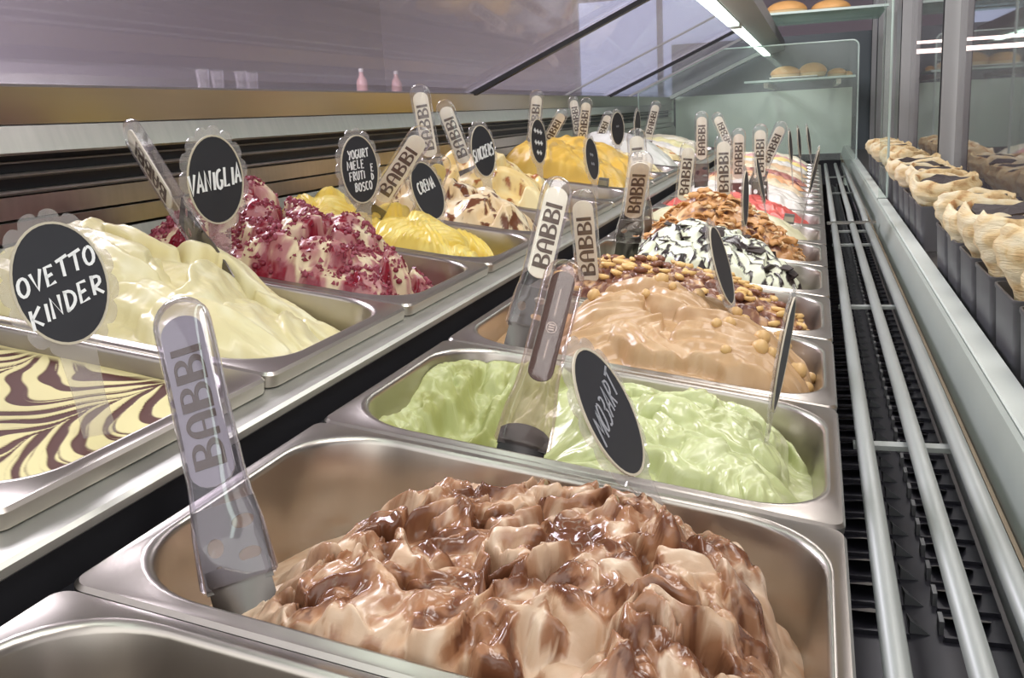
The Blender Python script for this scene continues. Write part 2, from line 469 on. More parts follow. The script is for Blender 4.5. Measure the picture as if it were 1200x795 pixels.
# ledge, its face and the shelf floor of the pastry holders
b = MB(); b.prism([(0.126, -0.004), (0.148, -0.004), (0.148, 0.010), (0.1275, 0.010), (0.126, 0.0085)], Y0, 2.235); part('ledge', b, LEDGE)
b = MB(); b.prism([(0.126, -0.004), (0.148, -0.004), (0.148, 0.010), (0.1275, 0.010), (0.126, 0.0085)], 2.265, YE); part('ledge', b, LEDGE)
b = MB(); b.prism([(0.126, -0.004), (0.148, -0.004), (0.148, 0.006), (0.126, 0.006)], 2.236, 2.264); part('ledge_joint', b, BLACKM)
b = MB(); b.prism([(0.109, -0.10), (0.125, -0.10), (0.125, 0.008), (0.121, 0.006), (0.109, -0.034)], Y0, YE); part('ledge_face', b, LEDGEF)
b = MB(); b.prism([(0.1055, -0.06), (0.1085, -0.06), (0.1085, -0.036), (0.1055, -0.036)], Y0, YE); part('rusty_trim', b, simple('rusty_trim', (150, 136, 112), 0.5, 0.3, 0.3, 30))
b = MB(); b.box(0.1485, 0.33, Y0, YE, -0.03, -0.014); part('holder_shelf', b, STEEL)
b = MB(); b.box(0.1482, 0.153, Y0, YE, -0.0138, -0.004); part('shelf_edge', b, ALU)
# coated glass doors and their posts behind the holders
ye = [-0.7, 0.62, 2.16, 3.46, 4.25, YE]
for a, c in zip(ye, ye[1:]):
    b = MB(); b.box(0.282, 0.288, a + 0.03, c - 0.03, -0.012, 0.78); part('front_pane', b, MIRG)
for y, wd in ((2.17, 0.03), (3.46, 0.22), (4.25, 0.12), (4.8, 0.10), (YE, 0.03), (0.62, 0.0)):
    if not wd: continue
    b = MB(); b.box(0.252, 0.30, y - wd / 2, y + wd / 2, -0.0135, 0.80, 0.004); p_ = part('post', b, ALU, auto=0.5)
    b = MB(); b.box(0.2495, 0.2518, y - wd / 2 + 0.004, y - wd / 2 + 0.011, -0.012, 0.80); b.obj('post_gasket', BLACKM, p_)
b = MB(); b.box(0.25, 0.31, Y0, YE, 0.805, 0.84); part('top_rail', b, ALU)
# clear partitions across the case
def rpane(y, x0, x1, z0, z1, r, name, th=0.006, cutl=None):
    P = [(x0 if cutl is None else -0.30, z0), (x1, z0)]
    for k in range(9):
        a = k * PI / 16
        P.append((x1 - r + r * math.cos(a), z1 - r + r * math.sin(a)))
    P += cutl or [(x0, z1)]
    b = MB(); b.prism(P, y - th / 2, y + th / 2)
    o = part(name, b, SIDEG)
    e = MB(); n = len(P)
    for i in range(1, n - 1):
        p, q = P[i], P[(i + 1) % n]
        e.tube([(p[0] + 0.001, y, p[1]), (q[0] + 0.001, y, q[1])], th * 0.55, 6)
    e.obj('glass_edge', GLED, o)
    return o
rpane(2.25, 0.128, 0.1475, 0.0115, 0.70, 0.02, 'partition_pane')
o = rpane(3.96, -0.76, 0.137, 0.0115, 0.485, 0.025, 'partition_pane', cutl=[(-0.395, 0.485), (-0.76, 0.326), (-0.76, 0.17)])

# ------------------------------------------------------------------ wire rack and vent tray
def rack(ya, yb, zr, label, crosses, bend=False):
    r = empty('wire_rack', Matrix.Translation((0.065, (ya + yb) / 2, zr)))
    ym = (ya + yb) / 2
    for x in (0.019, 0.0572, 0.0880):
        b = MB(); w_ = 0.0068
        pts = [(x - 0.065, ya - ym, 0), (x - 0.065, yb - ym, 0)]
        if bend: pts = [(x - 0.065, ya - ym, -0.006), (x - 0.065, ya - ym + 0.06, -0.006), (x - 0.067, ya - ym + 0.16, 0.006), (x - 0.067, yb - ym, 0.006)]
        b.tube(pts, w_, 10); b.obj('rod', RODM, r, smooth=True)
    for y in crosses:
        b = MB(); b.box(-0.054, 0.027, y - ym - 0.006, y - ym + 0.006, -0.0110, -0.0070); b.obj('cross_bar', RODM, r)
    tag(r, label, 'rack', 'wire racks beside the pans')
rack(-0.72, 1.90, -0.014, 'long nearest wire rack of three steel rods beside the big pans', (-0.1, 0.475, 1.05, 1.66, 1.87))
rack(1.95, 3.90, -0.010, 'farther wire rack with kinked rods beyond the flat joint bar', (2.0, 2.75, 3.4), True)
b = MB(); b.box(0.004, 0.106, 1.912, 1.938, -0.0125, -0.0085); o = b.obj('rack_joint', STEEL)
tag(o, 'flat steel joint bar lying between the two wire racks', 'bar')
vent = empty('vent_tray', Matrix.Translation((0.055, 1.5, -0.09)))
tag(vent, 'black vent tray of punched louvers under the wire racks', 'vent')
b = MB(); b.box(-0.053, 0.050, -2.2, 2.44, -0.012, -0.008); b.obj('tray', VENT, vent)
b = MB()
def tab(b, x, r, h):                      # a hooded grey half-disc
    n = 8
    V = [(x + r * math.cos(PI * i / n), 0.014 - 0.02 * math.sin(PI * i / n), -0.0075 + h * math.sin(PI * i / n) * 0.8) for i in range(n + 1)]
    V += [(x, 0.018, -0.0075)]
    F = [(i, i + 1, n + 1) for i in range(n)]
    b.add(V, F)
tab(b, 0.0, 0.016, 0.012)
LG = b.mesh('louver_hood', VENTG, True)
b = MB()
b.prism([(-0.053, -0.008), (-0.012, -0.008), (-0.013, -0.0045), (-0.052, -0.0045)], -0.019, -0.0165); b.prism([(0.008, -0.008), (0.050, -0.008), (0.049, -0.0045), (0.009, -0.0045)], -0.019, -0.0165)
LB = b.mesh('louver', VENT)
b = MB(); b.add([(-0.012, -0.012, -0.0078), (-0.012, 0.018, -0.0078), (0.001, -0.012, -0.0078), (-0.012, -0.012, 0.002), (0.001, -0.012, -0.0079)], [(0, 2, 1), (0, 3, 2), (3, 1, 2)])
b.box(0.0065, 0.0095, -0.010, 0.004, -0.0078, 0.002)
LT = b.mesh('louver_tooth', simple('tooth_grey', (116, 118, 120), 0.4, 0.5))
for k in range(100):
    y = -1.5 + 0.04 * k
    if y < -1.2: continue
    lv = link('louver', LB, vent, Matrix.Translation((0, y, 0)))
    link('hood', LG, lv, Matrix.Translation((-0.035, 0, 0))); link('hood', LG, lv, Matrix.Translation((0.026, 0, 0))); link('tooth', LT, lv)

# ------------------------------------------------------------------ pans
def rrect(hx, hy, r, n=8):
    P = []
    for cx, cy, a0 in ((hx - r, hy - r, 0), (-hx + r, hy - r, PI / 2), (-hx + r, -hy + r, PI), (hx - r, -hy + r, 1.5 * PI)):
        for k in range(n + 1):
            a = a0 + k * PI / 2 / n
            P.append((cx + r * math.cos(a), cy + r * math.sin(a)))
    return P
def pan_mesh(L, W, depth=0.14):
    hx, hy = L / 2 - 0.0012, W / 2 - 0.0012
    fl = 0.0105
    rings = []
    def ring(ix, r, z): rings.append([(p[0], p[1], z) for p in rrect(hx - ix, hy - ix, r)])
    ring(0.0, 0.010, -0.011); ring(-0.0004, 0.0105, -0.0095); ring(-0.0004, 0.0105, -0.0022); ring(0.0016, 0.009, 0.0)
    ring(fl - 0.004, 0.052, 0.0); ring(fl - 0.0025, 0.0525, 0.0011); ring(fl - 0.0005, 0.0535, 0.0011); ring(fl + 0.0012, 0.0545, -0.0004); ring(fl + 0.002, 0.055, -0.003)
    ring(fl + 0.004, 0.055, -0.03); ring(fl + 0.010, 0.054, -depth + 0.022); ring(fl + 0.014, 0.052, -depth + 0.008); ring(fl + 0.024, 0.045, -depth); ring(fl + 0.06, 0.02, -depth)
    b = MB(); b.loft(rings, cap=False)
    n = len(rings[0]); N = len(rings)
    b.f.append(tuple(range((N - 1) * n, N * n)))
    # outside of the basin
    o = [[(p[0], p[1], z) for p in rrect(hx - ix, hy - ix, r)] for ix, r, z in ((0.0022, 0.009, -0.011), (0.0032, 0.012, -0.003), (fl + 0.0005, 0.056, -0.005), (fl + 0.008, 0.056, -depth + 0.02), (fl + 0.022, 0.046, -depth - 0.0015))]
    b.loft([rings[0]] + o, cap=False)
    nb = len(b.v); b.f.append(tuple(range(nb - 1, nb - n - 1, -1)))
    return b.mesh('gelato_pan', PANST, auto=0.7)
PANM = pan_mesh(0.36, 0.25)
PANS = pan_mesh(0.36, 0.165)
PLACE = {'front': (-0.18, 0.0), 'rear': (-0.577, 0.0255)}
def put_pan(row, y, label, small=False, group=None):
    x, z = PLACE[row]
    w = 0.165 if small else 0.25
    o = link('gelato_pan', PANS if small else PANM, None, DECK @ Matrix.Translation((x, y + w / 2, z)))
    tag(o, label, 'pan', group or ('steel pans in the %s row' % ('lower' if row == 'front' else 'raised')))
    return o

def put_gelato(row, y, name, label, prof, detail, nx=170, ny=120, mat=None, small=False, group='gelato in the pans', skirt=0.105, seed=0, lat=0.0, latscale=0.02, smooth=2):
    if nx >= 240: smooth = 1
    """one mound: prof gives millimetres over the rim, detail(X, Y, Z) adds folds and returns colours"""
    hx, hy = (0.1655, 0.0685) if small else (0.1655, 0.1105)
    s = np.linspace(-1, 1, nx); t = np.linspace(-1, 1, ny)
    S, T = np.meshgrid(s, t)
    k = np.maximum(np.abs(S), np.abs(T)) / np.maximum((np.abs(S) ** 5 + np.abs(T) ** 5) ** 0.2, 1e-6)
    X = S * hx * k; Y = T * hy * k
    Z = ctrl(prof, (X / hx + 1) / 2, (Y / hy + 1) / 2) * 0.001
    res = detail(X, Y, Z); dZ, C, Wt = res[:3]
    edge = np.clip(1 - np.maximum(np.abs(S), np.abs(T)), 0, 1)
    fade = sstep(0.0, 0.09, edge)
    Z2 = Z + dZ * (0.25 + 0.75 * fade)
    Z2 = np.minimum(Z2, -0.006 + edge * hy * 2.6 + 0.002 * fbm(X / 0.02, Y / 0.02, 77, 2))
    for _ in range(smooth):
        Q_ = np.pad(Z2, 1, mode='edge'); Z2 = (Q_[1:-1, 1:-1] * 4 + (Q_[:-2, 1:-1] + Q_[2:, 1:-1] + Q_[1:-1, :-2] + Q_[1:-1, 2:]) * 2 + Q_[:-2, :-2] + Q_[:-2, 2:] + Q_[2:, :-2] + Q_[2:, 2:]) / 16
    Xd = X + lat * fade * perlin(X / latscale, Y / latscale, seed + 41)
    Yd = Y + lat * fade * perlin(X / latscale, Y / latscale, seed + 57)
    if len(res) > 3: Xd = Xd + res[3] * fade; Yd = Yd + res[4] * fade
    V = np.stack([Xd, Yd, Z2], -1).reshape(-1, 3)
    idx = np.arange(nx * ny).reshape(ny, nx)
    F = np.stack([idx[:-1, :-1], idx[:-1, 1:], idx[1:, 1:], idx[1:, :-1]], -1).reshape(-1, 4)
    # skirt down into the pan
    per = np.concatenate([idx[0, :], idx[1:, -1], idx[-1, -2::-1], idx[-2:0:-1, 0]])
    n0 = len(V)
    SV = V[per].copy(); SV[:, 2] = np.minimum(SV[:, 2], -skirt); SV[:, 0] *= 0.955; SV[:, 1] *= 0.94
    V = np.concatenate([V, SV])
    m = len(per); a = np.arange(m); c = (a + 1) % m
    F = np.concatenate([F, np.stack([per[c], per[a], n0 + a, n0 + c], -1)])
    me = mesh_np(name, V, F, mat or GEL)
    Cc = np.concatenate([C.reshape(-1, 3), C.reshape(-1, 3)[per]])
    Wc = np.concatenate([Wt.reshape(-1), Wt.reshape(-1)[per]])
    at = me.attributes.new('Col', 'FLOAT_COLOR', 'POINT')
    at.data.foreach_set('color', np.concatenate([Cc, np.ones((len(Cc), 1))], 1).astype(np.float32).ravel())
    at = me.attributes.new('Wet', 'FLOAT', 'POINT'); at.data.foreach_set('value', Wc.astype(np.float32))
    x, z = PLACE[row]
    w = 0.165 if small else 0.25
    o = link(name, me, None, DECK @ Matrix.Translation((x, y + w / 2, z)))
    tag(o, label, 'gelato', group)
    o_h = (Xd, Yd, Z2)
    return o, o_h

def flatc(X, rgb): return np.ones(X.shape + (3,)) * np.array(lin(rgb))
def L_(c): return np.array(lin(c))

# --- recipes -------------------------------------------------------
MOZP = rand_petals(85, 5, 0.15, 0.10, (0.018, 0.038), (0.010, 0.019), (0.000, 0.010), (0.006, 0.014), 0.005) + rand_petals(60, 6, 0.15, 0.10, (0.009, 0.018), (0.005, 0.009), (0.006, 0.017), (0.004, 0.009), 0.004) + rand_petals(140, 9, 0.15, 0.10, (0.010, 0.026), (0.003, 0.006), (0.010, 0.021), (0.003, 0.006), 0.002)
def d_mozart(X, Y, Z):
    H, I, Q, R = petals(X, Y, MOZP, 0.016, 0.03, 3, 0.0009, 3.0, 0.22)
    on = sstep(-0.042, -0.012, Z)
    d = on * (H * 1.15 - 0.012 + 0.005 * fbm(X / 0.05, Y / 0.05, 7, 2) + 0.0016 * fbm(X / 0.006, Y / 0.006, 8, 3))
    d += (1 - on) * 0.004 * fbm(X / 0.03, Y / 0.03, 6, 3)
    hv = ((I * 37 + 50) % 101) / 100.0
    wx = X + 0.012 * fbm(X / 0.02, Y / 0.02, 1, 3); wy = Y + 0.012 * fbm(X / 0.02, Y / 0.02, 2, 3)
    c = flatc(X, (200, 172, 144))
    c = mixc(c, L_((220, 200, 176)), sstep(0.0, 0.5, fbm(X / 0.03, Y / 0.03, 11, 3)))
    c = mixc(c, L_((190, 148, 112)), sstep(0.0, 0.4, fbm(wx / 0.010, wy / 0.018, 14, 3)) * 0.7)
    s1 = fbm(wx / 0.034, wy / 0.022, 21, 3) + 0.30 * (hv - 0.45) + 0.28 * fbm(wx / 0.010, wy / 0.007, 23, 3) - 0.10 * Q
    lw, _, _ = worley(wx / 0.013, wy / 0.011, 12)
    d += on * 0.0045 * np.sqrt(np.clip(1 - (lw / 0.8) ** 2, 0, 1)) * sstep(-0.1, 0.2, fbm(X / 0.03, Y / 0.03, 44, 2))
    m = sstep(-0.30, -0.02, s1) * on * sstep(-0.035, -0.01, Z)
    m *= sstep(-0.150, -0.10, X + 0.04 * fbm(X / .05, Y / .05, 31))
    c = mixc(c, L_((146, 98, 66)), m * 0.85)
    c = mixc(c, L_((96, 56, 36)), sstep(0.02, 0.26, s1) * m * 0.9)
    return d, c, np.clip(0.35 + 0.65 * m, 0, 1) * on
P_MOZ = [[-50, -32, -8, -4, 0, -2, -32], [-56, -30, 0, 6, 12, 8, -36], [-64, -32, 0, 10, 18, 10, -44], [-72, -44, -4, 2, 10, -6, -54], [-75, -58, -28, -26, -26, -44, -66]]

PISP = rand_petals(26, 15, 0.15, 0.09, (0.030, 0.055), (0.012, 0.024), (0.0, 0.010), (0.006, 0.014), 0.006, (2.4, 3.6), -0.02) + rand_petals(26, 17, 0.14, 0.09, (0.012, 0.024), (0.008, 0.013), (0.006, 0.014), (0.005, 0.011), 0.004, (0, 6.28), 0.05)
def d_pist(X, Y, Z):
    left = 1 - sstep(-0.060, -0.045, X + 0.014 * fbm(X / 0.03, Y / 0.03, 2, 3))
    crum = fbm(X / 0.016, Y / 0.016, 3, 5, 0.62); bl = billow(X / 0.05 + 0.3, Y / 0.06, 6, 3)
    H, I, Q, R = petals(X, Y, PISP, 0.012, 0.035, 4, 0.0012, 3.0, 0.10)
    ridge = np.abs(np.sin((X + 0.3 * Y) / 0.0105 + 2.0 * fbm(X / .04, Y / .04, 33, 2))) ** 0.6
    d = left * (0.016 * (bl - 0.5) + 0.013 * crum + 0.008 * ridge * sstep(-0.02, 0.06, Y)) + (1 - left) * (H - 0.006 + 0.0007 * fbm(X / 0.006, Y / 0.006, 8, 2))
    c = flatc(X, (186, 194, 140))
    c = mixc(c, L_((206, 213, 168)), sstep(-0.1, 0.5, fbm(X / 0.04, Y / 0.02, 4, 3)))
    c = mixc(c, L_((164, 168, 106)), left * (0.4 + 0.6 * sstep(-0.1, 0.3, fbm(X / 0.02, Y / 0.02, 7, 4))))
    for cx, w_, dp, sl in ((-0.128, 0.013, 0.016, 0.15), (-0.098, 0.016, 0.024, 0.25), (-0.066, 0.013, 0.018, 0.4)):
        u_ = (X - cx - sl * (Y - 0.02) + 0.004 * fbm(X / .02, Y / .02, 50, 2)) / w_
        d = d - left * dp * np.sqrt(np.clip(1 - u_ * u_, 0, 1)) * sstep(-0.09, -0.05, Y) * sstep(0.105, 0.08, Y)
    return d, c, (1 - left) * 0.7
P_PIS = [[-16, -22, -30, -16, -14, -14, -28], [-20, -56, -62, -26, -4, -2, -28], [-26, -66, -52, -6, 4, 0, -30], [-10, -44, -12, 0, 2, -8, -38], [-5, -6, -5, -30, -34, -42, -50]]

NOCP = rand_petals(26, 24, 0.15, 0.09, (0.035, 0.060), (0.020, 0.036), (0.0, 0.018), (0.006, 0.014), 0.010, (2.2, 4.0), -0.08)
def d_noc(X, Y, Z):
    scoop = 1 - sstep(-0.105, -0.085, X + 0.006 * fbm(X / 0.02, Y / 0.02, 2, 2))
    H, I, Q, R = petals(X, Y, NOCP, 0.014, 0.05, 4, 0.0020, 4.0, 0.06)
    # one curled rosette
    rr = np.hypot(X + 0.045, (Y + 0.005) * 1.1); th = np.arctan2(Y + 0.005, X + 0.045)
    q = rr / 0.009 + th / (2 * PI); f = q - np.floor(q)
    H = np.where(rr < 0.030, np.maximum(H, 0.014 + 0.006 * np.minimum(f ** 0.6, (1 - f) / 0.25) * sstep(0.030, 0.024, rr)), H)
    d = (H - 0.004 + 0.0008 * fbm(X / 0.01, Y / 0.01, 9, 3)) * (1 - scoop) + scoop * (0.0025 * fbm(X / 0.008, Y / 0.008, 3, 4))
    c = flatc(X, (186, 152, 112))
    c = mixc(c, L_((204, 174, 138)), sstep(-0.1, 0.5, fbm(X / 0.04, Y / 0.02, 4, 3)))
    c = mixc(c, L_((198, 160, 116)), scoop)
    return d, c, (1 - scoop) * 0.4
P_NOC = [[-30, -20, -8, 0, 2, -6, -26], [-34, -26, 6, 14, 16, 8, -28], [-30, -26, 14, 26, 24, 4, -34], [-26, -10, 16, 26, 18, -8, -40], [-14, -14, -14, -12, -18, -30, -46]]

def rec_folds(base, light, amp=0.010, per=0.03, ang=0.6, warp=1.2, ws=0.07, seed=1, sauce=None, sm=(0.05, 0.25), sscale=0.03, wet=0.3, rough=0.0, stri=0.0008):
    def fn(X, Y, Z):
        fo, fi, p = folds(X, Y, ang, per, warp, ws, seed)
        g2, _, _ = folds(X, Y, ang + 1.2, per * 1.7, warp, ws, seed + 3)
        d = amp * fo * (0.6 + 0.6 * g2) + amp * 0.8 * fbm(X / 0.05, Y / 0.05, seed + 5, 2) + stri * np.sin(p * 44) + rough * fbm(X / 0.007, Y / 0.007, seed + 8, 3)
        c = flatc(X, base)
        c = mixc(c, L_(light), sstep(-0.1, 0.5, fbm(X / 0.04, Y / 0.03, seed + 4, 3)))
        w = np.full(X.shape, wet)
        if sauce is not None:
            s = fbm((X + 0.01 * fo) / sscale, (Y + 0.01 * g2) / sscale, seed + 11, 4)
            m = sstep(sm[0], sm[1], s)
            c = mixc(c, L_(sauce), m); w = np.clip(w + m * 0.5, 0, 1); d = d + 0.0016 * m
        return d, c, w
    return fn
def rec_petals(base, light, P, warp=0.012, ws=0.05, seed=1, stri=0.001, lines=4.0, edge=0.2, off=0.006, sauce=None, sm=(0.1, 0.3), sscale=0.03, wet=0.35, rough=0.0008):
    def fn(X, Y, Z):
        H, I, Q, R = petals(X, Y, P, warp, ws, seed, stri, lines, edge)
        d = H - off + rough * fbm(X / 0.007, Y / 0.007, seed + 8, 3)
        c = mixc(flatc(X, base), L_(light), sstep(-0.1, 0.5, fbm(X / 0.04, Y / 0.03, seed + 4, 3)))
        w = np.full(X.shape, wet)
        if sauce is not None:
            s_ = fbm(X / sscale + 0.3 * Q, Y / sscale, seed + 11, 4) - 0.1 * Q
            m = sstep(sm[0], sm[1], s_); c = mixc(c, L_(sauce), m); w = np.clip(w + 0.5 * m, 0, 1); d = d + 0.0012 * m
        return d, c, w
    return fn
d_van = rec_petals((228, 218, 168), (240, 234, 196), rand_petals(22, 33, 0.15, 0.10, (0.040, 0.075), (0.022, 0.042), (0.0, 0.020), (0.010, 0.020), 0.012, (1.8, 3.8)), 0.014, 0.06, 5, 0.0014, 3.0, 0.10, 0.008)
P_VAN = [[-4, 0, 0, 2, 0, -8, -34], [4, 16, 20, 18, 10, -6, -34], [12, 30, 28, 26, 10, -14, -40], [14, 32, 30, 28, 0, -30, -50], [-10, -6, -4, -6, -36, -50, -60]]
d_cre = rec_petals((234, 206, 96), (242, 224, 132), rand_petals(24, 73, 0.15, 0.10, (0.040, 0.070), (0.018, 0.034), (0.0, 0.016), (0.008, 0.016), 0.008, (1.0, 2.4)), 0.010, 0.05, 34, 0.0018, 6.0, 0.12, 0.006)
P_CRE = [[-30, -12, -6, -4, -4, -10, -36], [-20, 14, 4, 16, 8, -6, -36], [-8, 26, -2, 24, 12, -14, -42], [-6, 18, -14, 14, 2, -28, -50], [-20, -10, -24, -16, -30, -46, -60]]
d_eca = rec_petals((230, 204, 160), (246, 234, 204), rand_petals(34, 53, 0.15, 0.10, (0.026, 0.048), (0.014, 0.026), (0.0, 0.014), (0.010, 0.018), 0.008, (0.8, 2.2)), 0.010, 0.04, 24, 0.0009, 3.0, 0.25, 0.008, (112, 68, 44), (0.10, 0.18), 0.018)
P_ECA = [[-20, -6, 0, 6, 10, 0, -40], [-10, 16, 22, 34, 36, 10, -46], [0, 24, 26, 30, 24, -8, -50], [0, 26, 28, 22, 4, -32, -56], [-20, -10, -10, -20, -34, -50, -64]]
d_sni = rec_petals((236, 208, 138), (246, 230, 176), rand_petals(22, 43, 0.15, 0.10, (0.035, 0.065), (0.022, 0.040), (0.0, 0.016), (0.010, 0.020), 0.010), 0.012, 0.05, 14, 0.0012, 3.0, 0.2, 0.008, (160, 96, 50), (0.2, 0.34))
P_SNI = [[-10, 0, 14, 20, 12, -20, -56], [4, 34, 50, 46, 26, -16, -58], [10, 50, 60, 52, 26, -24, -60], [6, 44, 50, 36, 8, -40, -64], [-20, -10, 0, -20, -40, -58, -70]]
d_man = rec_folds((214, 174, 74), (226, 192, 98), 0.008, 0.05, 0.5, 1.0, 0.08, 18, wet=0.2, rough=0.003)
P_MAN = [[-4, 10, 22, 24, 14, 0, -20], [20, 50, 62, 58, 44, 22, -18], [26, 62, 70, 62, 50, 22, -20], [20, 56, 64, 56, 40, 12, -24], [-10, 6, 10, 10, 0, -14, -40]]
P_LOW = [[-52] * 7, [-48, -40, -42, -44, -46, -48, -54], [-46, -30, -38, -42, -46, -48, -54], [-46, -36, -38, -42, -46, -50, -54], [-50] * 7]
P_MID = [[-18, -8, -2, 0, -2, -8, -26], [-10, 10, 20, 22, 18, 6, -26], [-8, 14, 26, 28, 22, 4, -28], [-8, 10, 20, 22, 14, -4, -32], [-20, -14, -10, -10, -16, -28, -44]]

BERP = rand_petals(34, 63, 0.15, 0.10, (0.024, 0.045), (0.014, 0.026), (0.0, 0.014), (0.010, 0.018), 0.008)
def d_ber(X, Y, Z):
    H, I, Q, R = petals(X, Y, BERP, 0.012, 0.04, 6, 0.0008, 3.0, 0.25)
    d = H - 0.008 + 0.0025 * fbm(X / 0.008, Y / 0.008, 8, 3)
    s = fbm(X / 0.028, Y / 0.022, 13, 4) - 0.12 * Q
    c = flatc(X, (226, 208, 172))
    m1 = sstep(-0.26, -0.02, s + 0.25 * fbm(X / .008, Y / .008, 3, 3))
    c = mixc(c, L_((164, 84, 100)), m1 * 0.85)
    m2 = sstep(0.06, 0.2, s)
    c = mixc(c, L_((132, 26, 44)), m2)
    return d, c, 0.3 + 0.65 * m2
P_BER = [[0, 10, 12, 14, 16, 8, -34], [30, 42, 34, 34, 38, 22, -38], [54, 62, 44, 38, 40, 14, -44], [50, 56, 38, 24, 20, -14, -52], [0, 4, -6, -20, -30, -44, -62]]

def d_nut(X, Y, Z):
    f1, f2, cid = worley(X / 0.022, Y / 0.018, 5)
    d = 0.012 * np.sqrt(np.clip(1 - (f1 / 0.8) ** 2, 0, 1)) + 0.008 * ridged(X / 0.02, Y / 0.016, 3, 3) + 0.004 * fbm(X / 0.008, Y / 0.008, 8, 2)
    c = flatc(X, (134, 92, 72))
    c = mixc(c, L_((198, 160, 120)), sstep(0.05, 0.3, fbm(X / 0.014, Y / 0.012, 9, 3)))
    c = mixc(c, L_((96, 58, 46)), sstep(0.05, 0.3, fbm(X / 0.02, Y / 0.014, 12, 3)))
    return d, c, np.full(X.shape, 0.55)
P_NUT = [[-14, -6, 0, 2, 0, -8, -30], [-8, 4, 12, 14, 10, -2, -34], [-6, 6, 16, 16, 10, -8, -40], [-10, 2, 8, 6, -4, -24, -46], [-24, -18, -16, -20, -28, -40, -54]]

def d_str(X, Y, Z):
    fo, fi, p = folds(X, Y, 0.5, 0.045, 1.0, 0.07, 3)
    d = 0.013 * fo + 0.008 * fbm(X / 0.04, Y / 0.04, 5, 2)
    c = flatc(X, (228, 232, 208))
    q = (X * 0.8 + Y * 0.6) / 0.020 + 1.5 * fbm(X / 0.035, Y / 0.035, 8, 3)
    ln = np.abs(q - np.floor(q) - 0.5)
    m = 1 - sstep(0.09, 0.15, ln)
    m = np.maximum(m, sstep(0.20, 0.24, fbm(X / 0.03, Y / 0.025, 17, 3)))
    c = mixc(c, L_((50, 42, 42)), m)
    return d + 0.002 * m, c, 0.3 + 0.4 * m
P_STR = [[-50, -30, 0, 6, 6, -4, -40], [-56, -14, 26, 34, 30, 14, -46], [-60, -10, 40, 46, 38, 6, -52], [-62, -20, 34, 38, 20, -16, -56], [-66, -50, -10, -10, -26, -46, -64]]

def d_fla(X, Y, Z):
    fo, fi, p = folds(X, Y, 0.2, 0.026, 1.2, 0.05, 3)
    d = 0.010 * fo + 0.010 * ridged(X / 0.025, Y / 0.02, 5, 3)
    c = flatc(X, (196, 146, 96))
    c = mixc(c, L_((226, 190, 146)), sstep(0.0, 0.3, fbm(X / 0.02, Y / 0.02, 9, 3)))
    c = mixc(c, L_((104, 66, 54)), sstep(0.08, 0.25, fbm(X / 0.035, Y / 0.018, 14, 3)))
    return d, c, np.full(X.shape, 0.35)
P_FLA = [[-50, -24, 6, 12, 8, -6, -50], [-50, -4, 40, 44, 32, 6, -54], [-50, 0, 56, 58, 40, 4, -58], [-52, -4, 50, 52, 26, -12, -60], [-60, -40, 0, 0, -24, -46, -66]]

def d_ove(X, Y, Z):
    # white chocolate glaze combed with cocoa: feathered arcs with cusps
    u = X + 0.02 * fbm(X / 0.10, Y / 0.10, 3, 2); v = Y + 0.014 * fbm(X / 0.07, Y / 0.07, 5, 2)
    ph = u / 0.105
    cusp = np.abs(np.sin(PI * ph)) ** 0.62
    q = (v + 0.075 * cusp) / 0.030 + 0.5 * np.floor(ph) + 0.5 * fbm(X / 0.06, Y / 0.06, 9, 2)
    f = np.abs(q - np.floor(q) - 0.5) * 2
    wide = 0.42 + 0.60 * fbm(X / 0.05, Y / 0.05, 15, 2) + 0.20 * (1 - cusp)
    m = 1 - sstep(wide - 0.06, wide + 0.02, f)
    q2 = q * 3.1; g = np.abs(q2 - np.floor(q2) - 0.5) * 2
    m = np.maximum(m, (1 - sstep(0.18, 0.34, g)) * sstep(0.25, 0.6, 1 - f + 0.3 * fbm(X / .03, Y / .03, 21)))
    m *= sstep(-0.05, 0.12, 0.75 + 1.5 * fbm(X / 0.09, Y / 0.09, 33, 2) - 0.4 * sstep(0.05, 0.1, Y))
    edge = sstep(0.0, 0.010, 0.1105 - np.abs(Y)) * sstep(0.0, 0.012, 0.1655 - np.abs(X))
    c = mixc(flatc(X, (222, 212, 158)), L_((84, 50, 40)), m * edge)
    return 0.0012 * fbm(X / 0.06, Y / 0.06, 2, 2) - 0.0006 * m, c, 0.0 + 0.1 * m
P_OVE = [[-13] * 7] * 5

def plain(base, light, seed): return rec_folds(base, light, 0.010, 0.035, 0.7 + seed, 1.1, 0.07, 30 + seed, wet=0.25)

